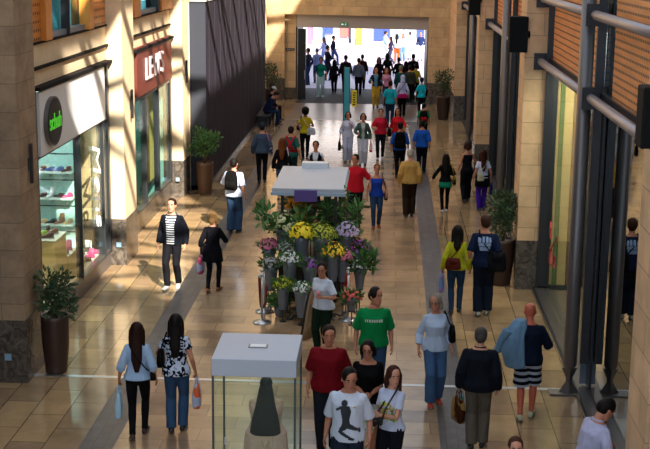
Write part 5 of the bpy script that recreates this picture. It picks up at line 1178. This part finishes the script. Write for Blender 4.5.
far('short dark haired person in black in the middle of the way out crowd', .49, 61.2, 1.68, 0, 'm', ('short', '#0c0a0a'), '#141214', '#101014')
far('person in dark brown partly hidden behind the olive coat', .80, 59.0, 1.68, 0, 'f', ('mid', '#140e0c'), '#1e1614', '#101014')
p = far('woman in a teal top and white trousers standing at the left of the way out', -3.08, 58.7, 1.84, 170, 'f', ('short', '#120e0e'), '#147c74', '#a0c4d0', sl=.5, sh='#a8d0dc')
far('slim dark haired woman in dark clothes in the middle of the way out', -2.53, 60.3, 1.60, 10, 'f', ('mid', '#0e0a0a'), '#20202a', '#101018')
far('broad man in dark clothes behind the turquoise totem', -2.0, 60.2, 1.82, 0, 'm', ('short', '#0e0a08'), '#24222c', '#15151c', bd=1.12)
far('man in a grey blue shirt and dark trousers, back to us, right of the totem', -1.37, 59.4, 1.76, 0, 'm', ('short', '#15100e'), '#5c6c88', '#10121a', bd=1.12)
far('man in brown walking out behind the man in the grey blue shirt', -1.26, 62.0, 1.72, 0, 'm', ('short', '#100c0a'), '#2c1e16', '#14120e')
far('person in dark blue standing by the black door leaf', -4.0, 63.9, 1.84, 60, 'm', ('short', '#0a0a10'), '#141c34', '#1c2c50', st=.02)
far('person in pale blue grey beside the one in dark blue outside', -3.62, 64.9, 1.76, 20, 'm', ('short', '#4a4a60'), '#6c7aa8', '#20304c', st=.02)
far('person in a dark jacket reaching out to the right, just outside', -3.15, 66.3, 1.82, -60, 'm', ('short', '#100c10'), '#121018', '#181820', ('bent', 'bent'))
# ---- out in the street
far('woman in pale clothes crossing the sunny street with a light bag', -3.75, 74.5, 1.72, 60, 'f', ('mid', '#5a4a50'), '#8c90c0', '#6c78b0', ('fwd', 'back'), .2)
far('man in dark clothes striding across the sunny street', -3.25, 75.5, 1.76, -70, 'm', ('short', '#1a1418'), '#1a1a2c', '#304070', ('fwd', 'back'), .28)
far('man in light blue leaning at the far shop front', -.22, 80.2, 1.76, -60, 'm', ('short', '#201a1c'), '#a0c0e0', '#d0d8e8', ('fwd', 'down'))
far('person in a dark top crossing the street behind the crowd', .11, 76.5, 1.68, 90, 'f', ('mid', '#181420'), '#20203c', '#303048', ('fwd', 'back'), .2)
far('woman in a white top and orange shorts in the street', .48, 78.1, 1.72, -10, 'f', ('long', '#141018'), '#d0d4e4', '#b84c20', st=.1)
far('person in a pale pink top in the street', .85, 79.2, 1.66, 160, 'f', ('mid', '#50304a'), '#c8a0b8', '#5070a8')
far('person all in white in the street, left of the one in striped blue', 1.30, 80.3, 1.74, 10, 'f', ('short', '#3a2c30'), '#e0e4ec', '#d8dcea')
far('person in a dark blue top and white trousers at the right of the street', 1.95, 79.7, 1.78, 170, 'm', ('short', '#141418'), '#202c54', '#c8ccdc')
flush()
do_decals()

GROUPS = {'flower_bucket': 'flower buckets on and around the stall', 'potted_tree': 'potted trees along the mall walls', 'steel_column': 'steel columns along the right glass front',
          'steel_rail': 'steel rails on the right side', 'wall_speaker': 'black speakers on the right stone piers', 'wall_light': 'slim wall lights on the left piers', 'rope_stanchion': 'chrome stanchions round the flower stall',
          'velvet_rope': 'velvet ropes round the flower stall', 'socket_plate': 'small plates on the granite bases', 'display_plinth': 'display plinths in the shoe window', 'shoe_shelf': 'shelves in the shoe window',
          'ad_board': 'boards behind the right glass front', 'dress_form': 'garment forms in the left shop window', 'person': 'people in and beyond the mall', 'shopping_bag': 'carrier bags in hands', 'handbag': 'handbags people carry', 'backpack': 'backpacks people wear'}
for o in list(SC.objects):
    k = o.name.split('.')[0]
    if o.parent is None and k in GROUPS and not o.get('group'): o['group'] = GROUPS[k]
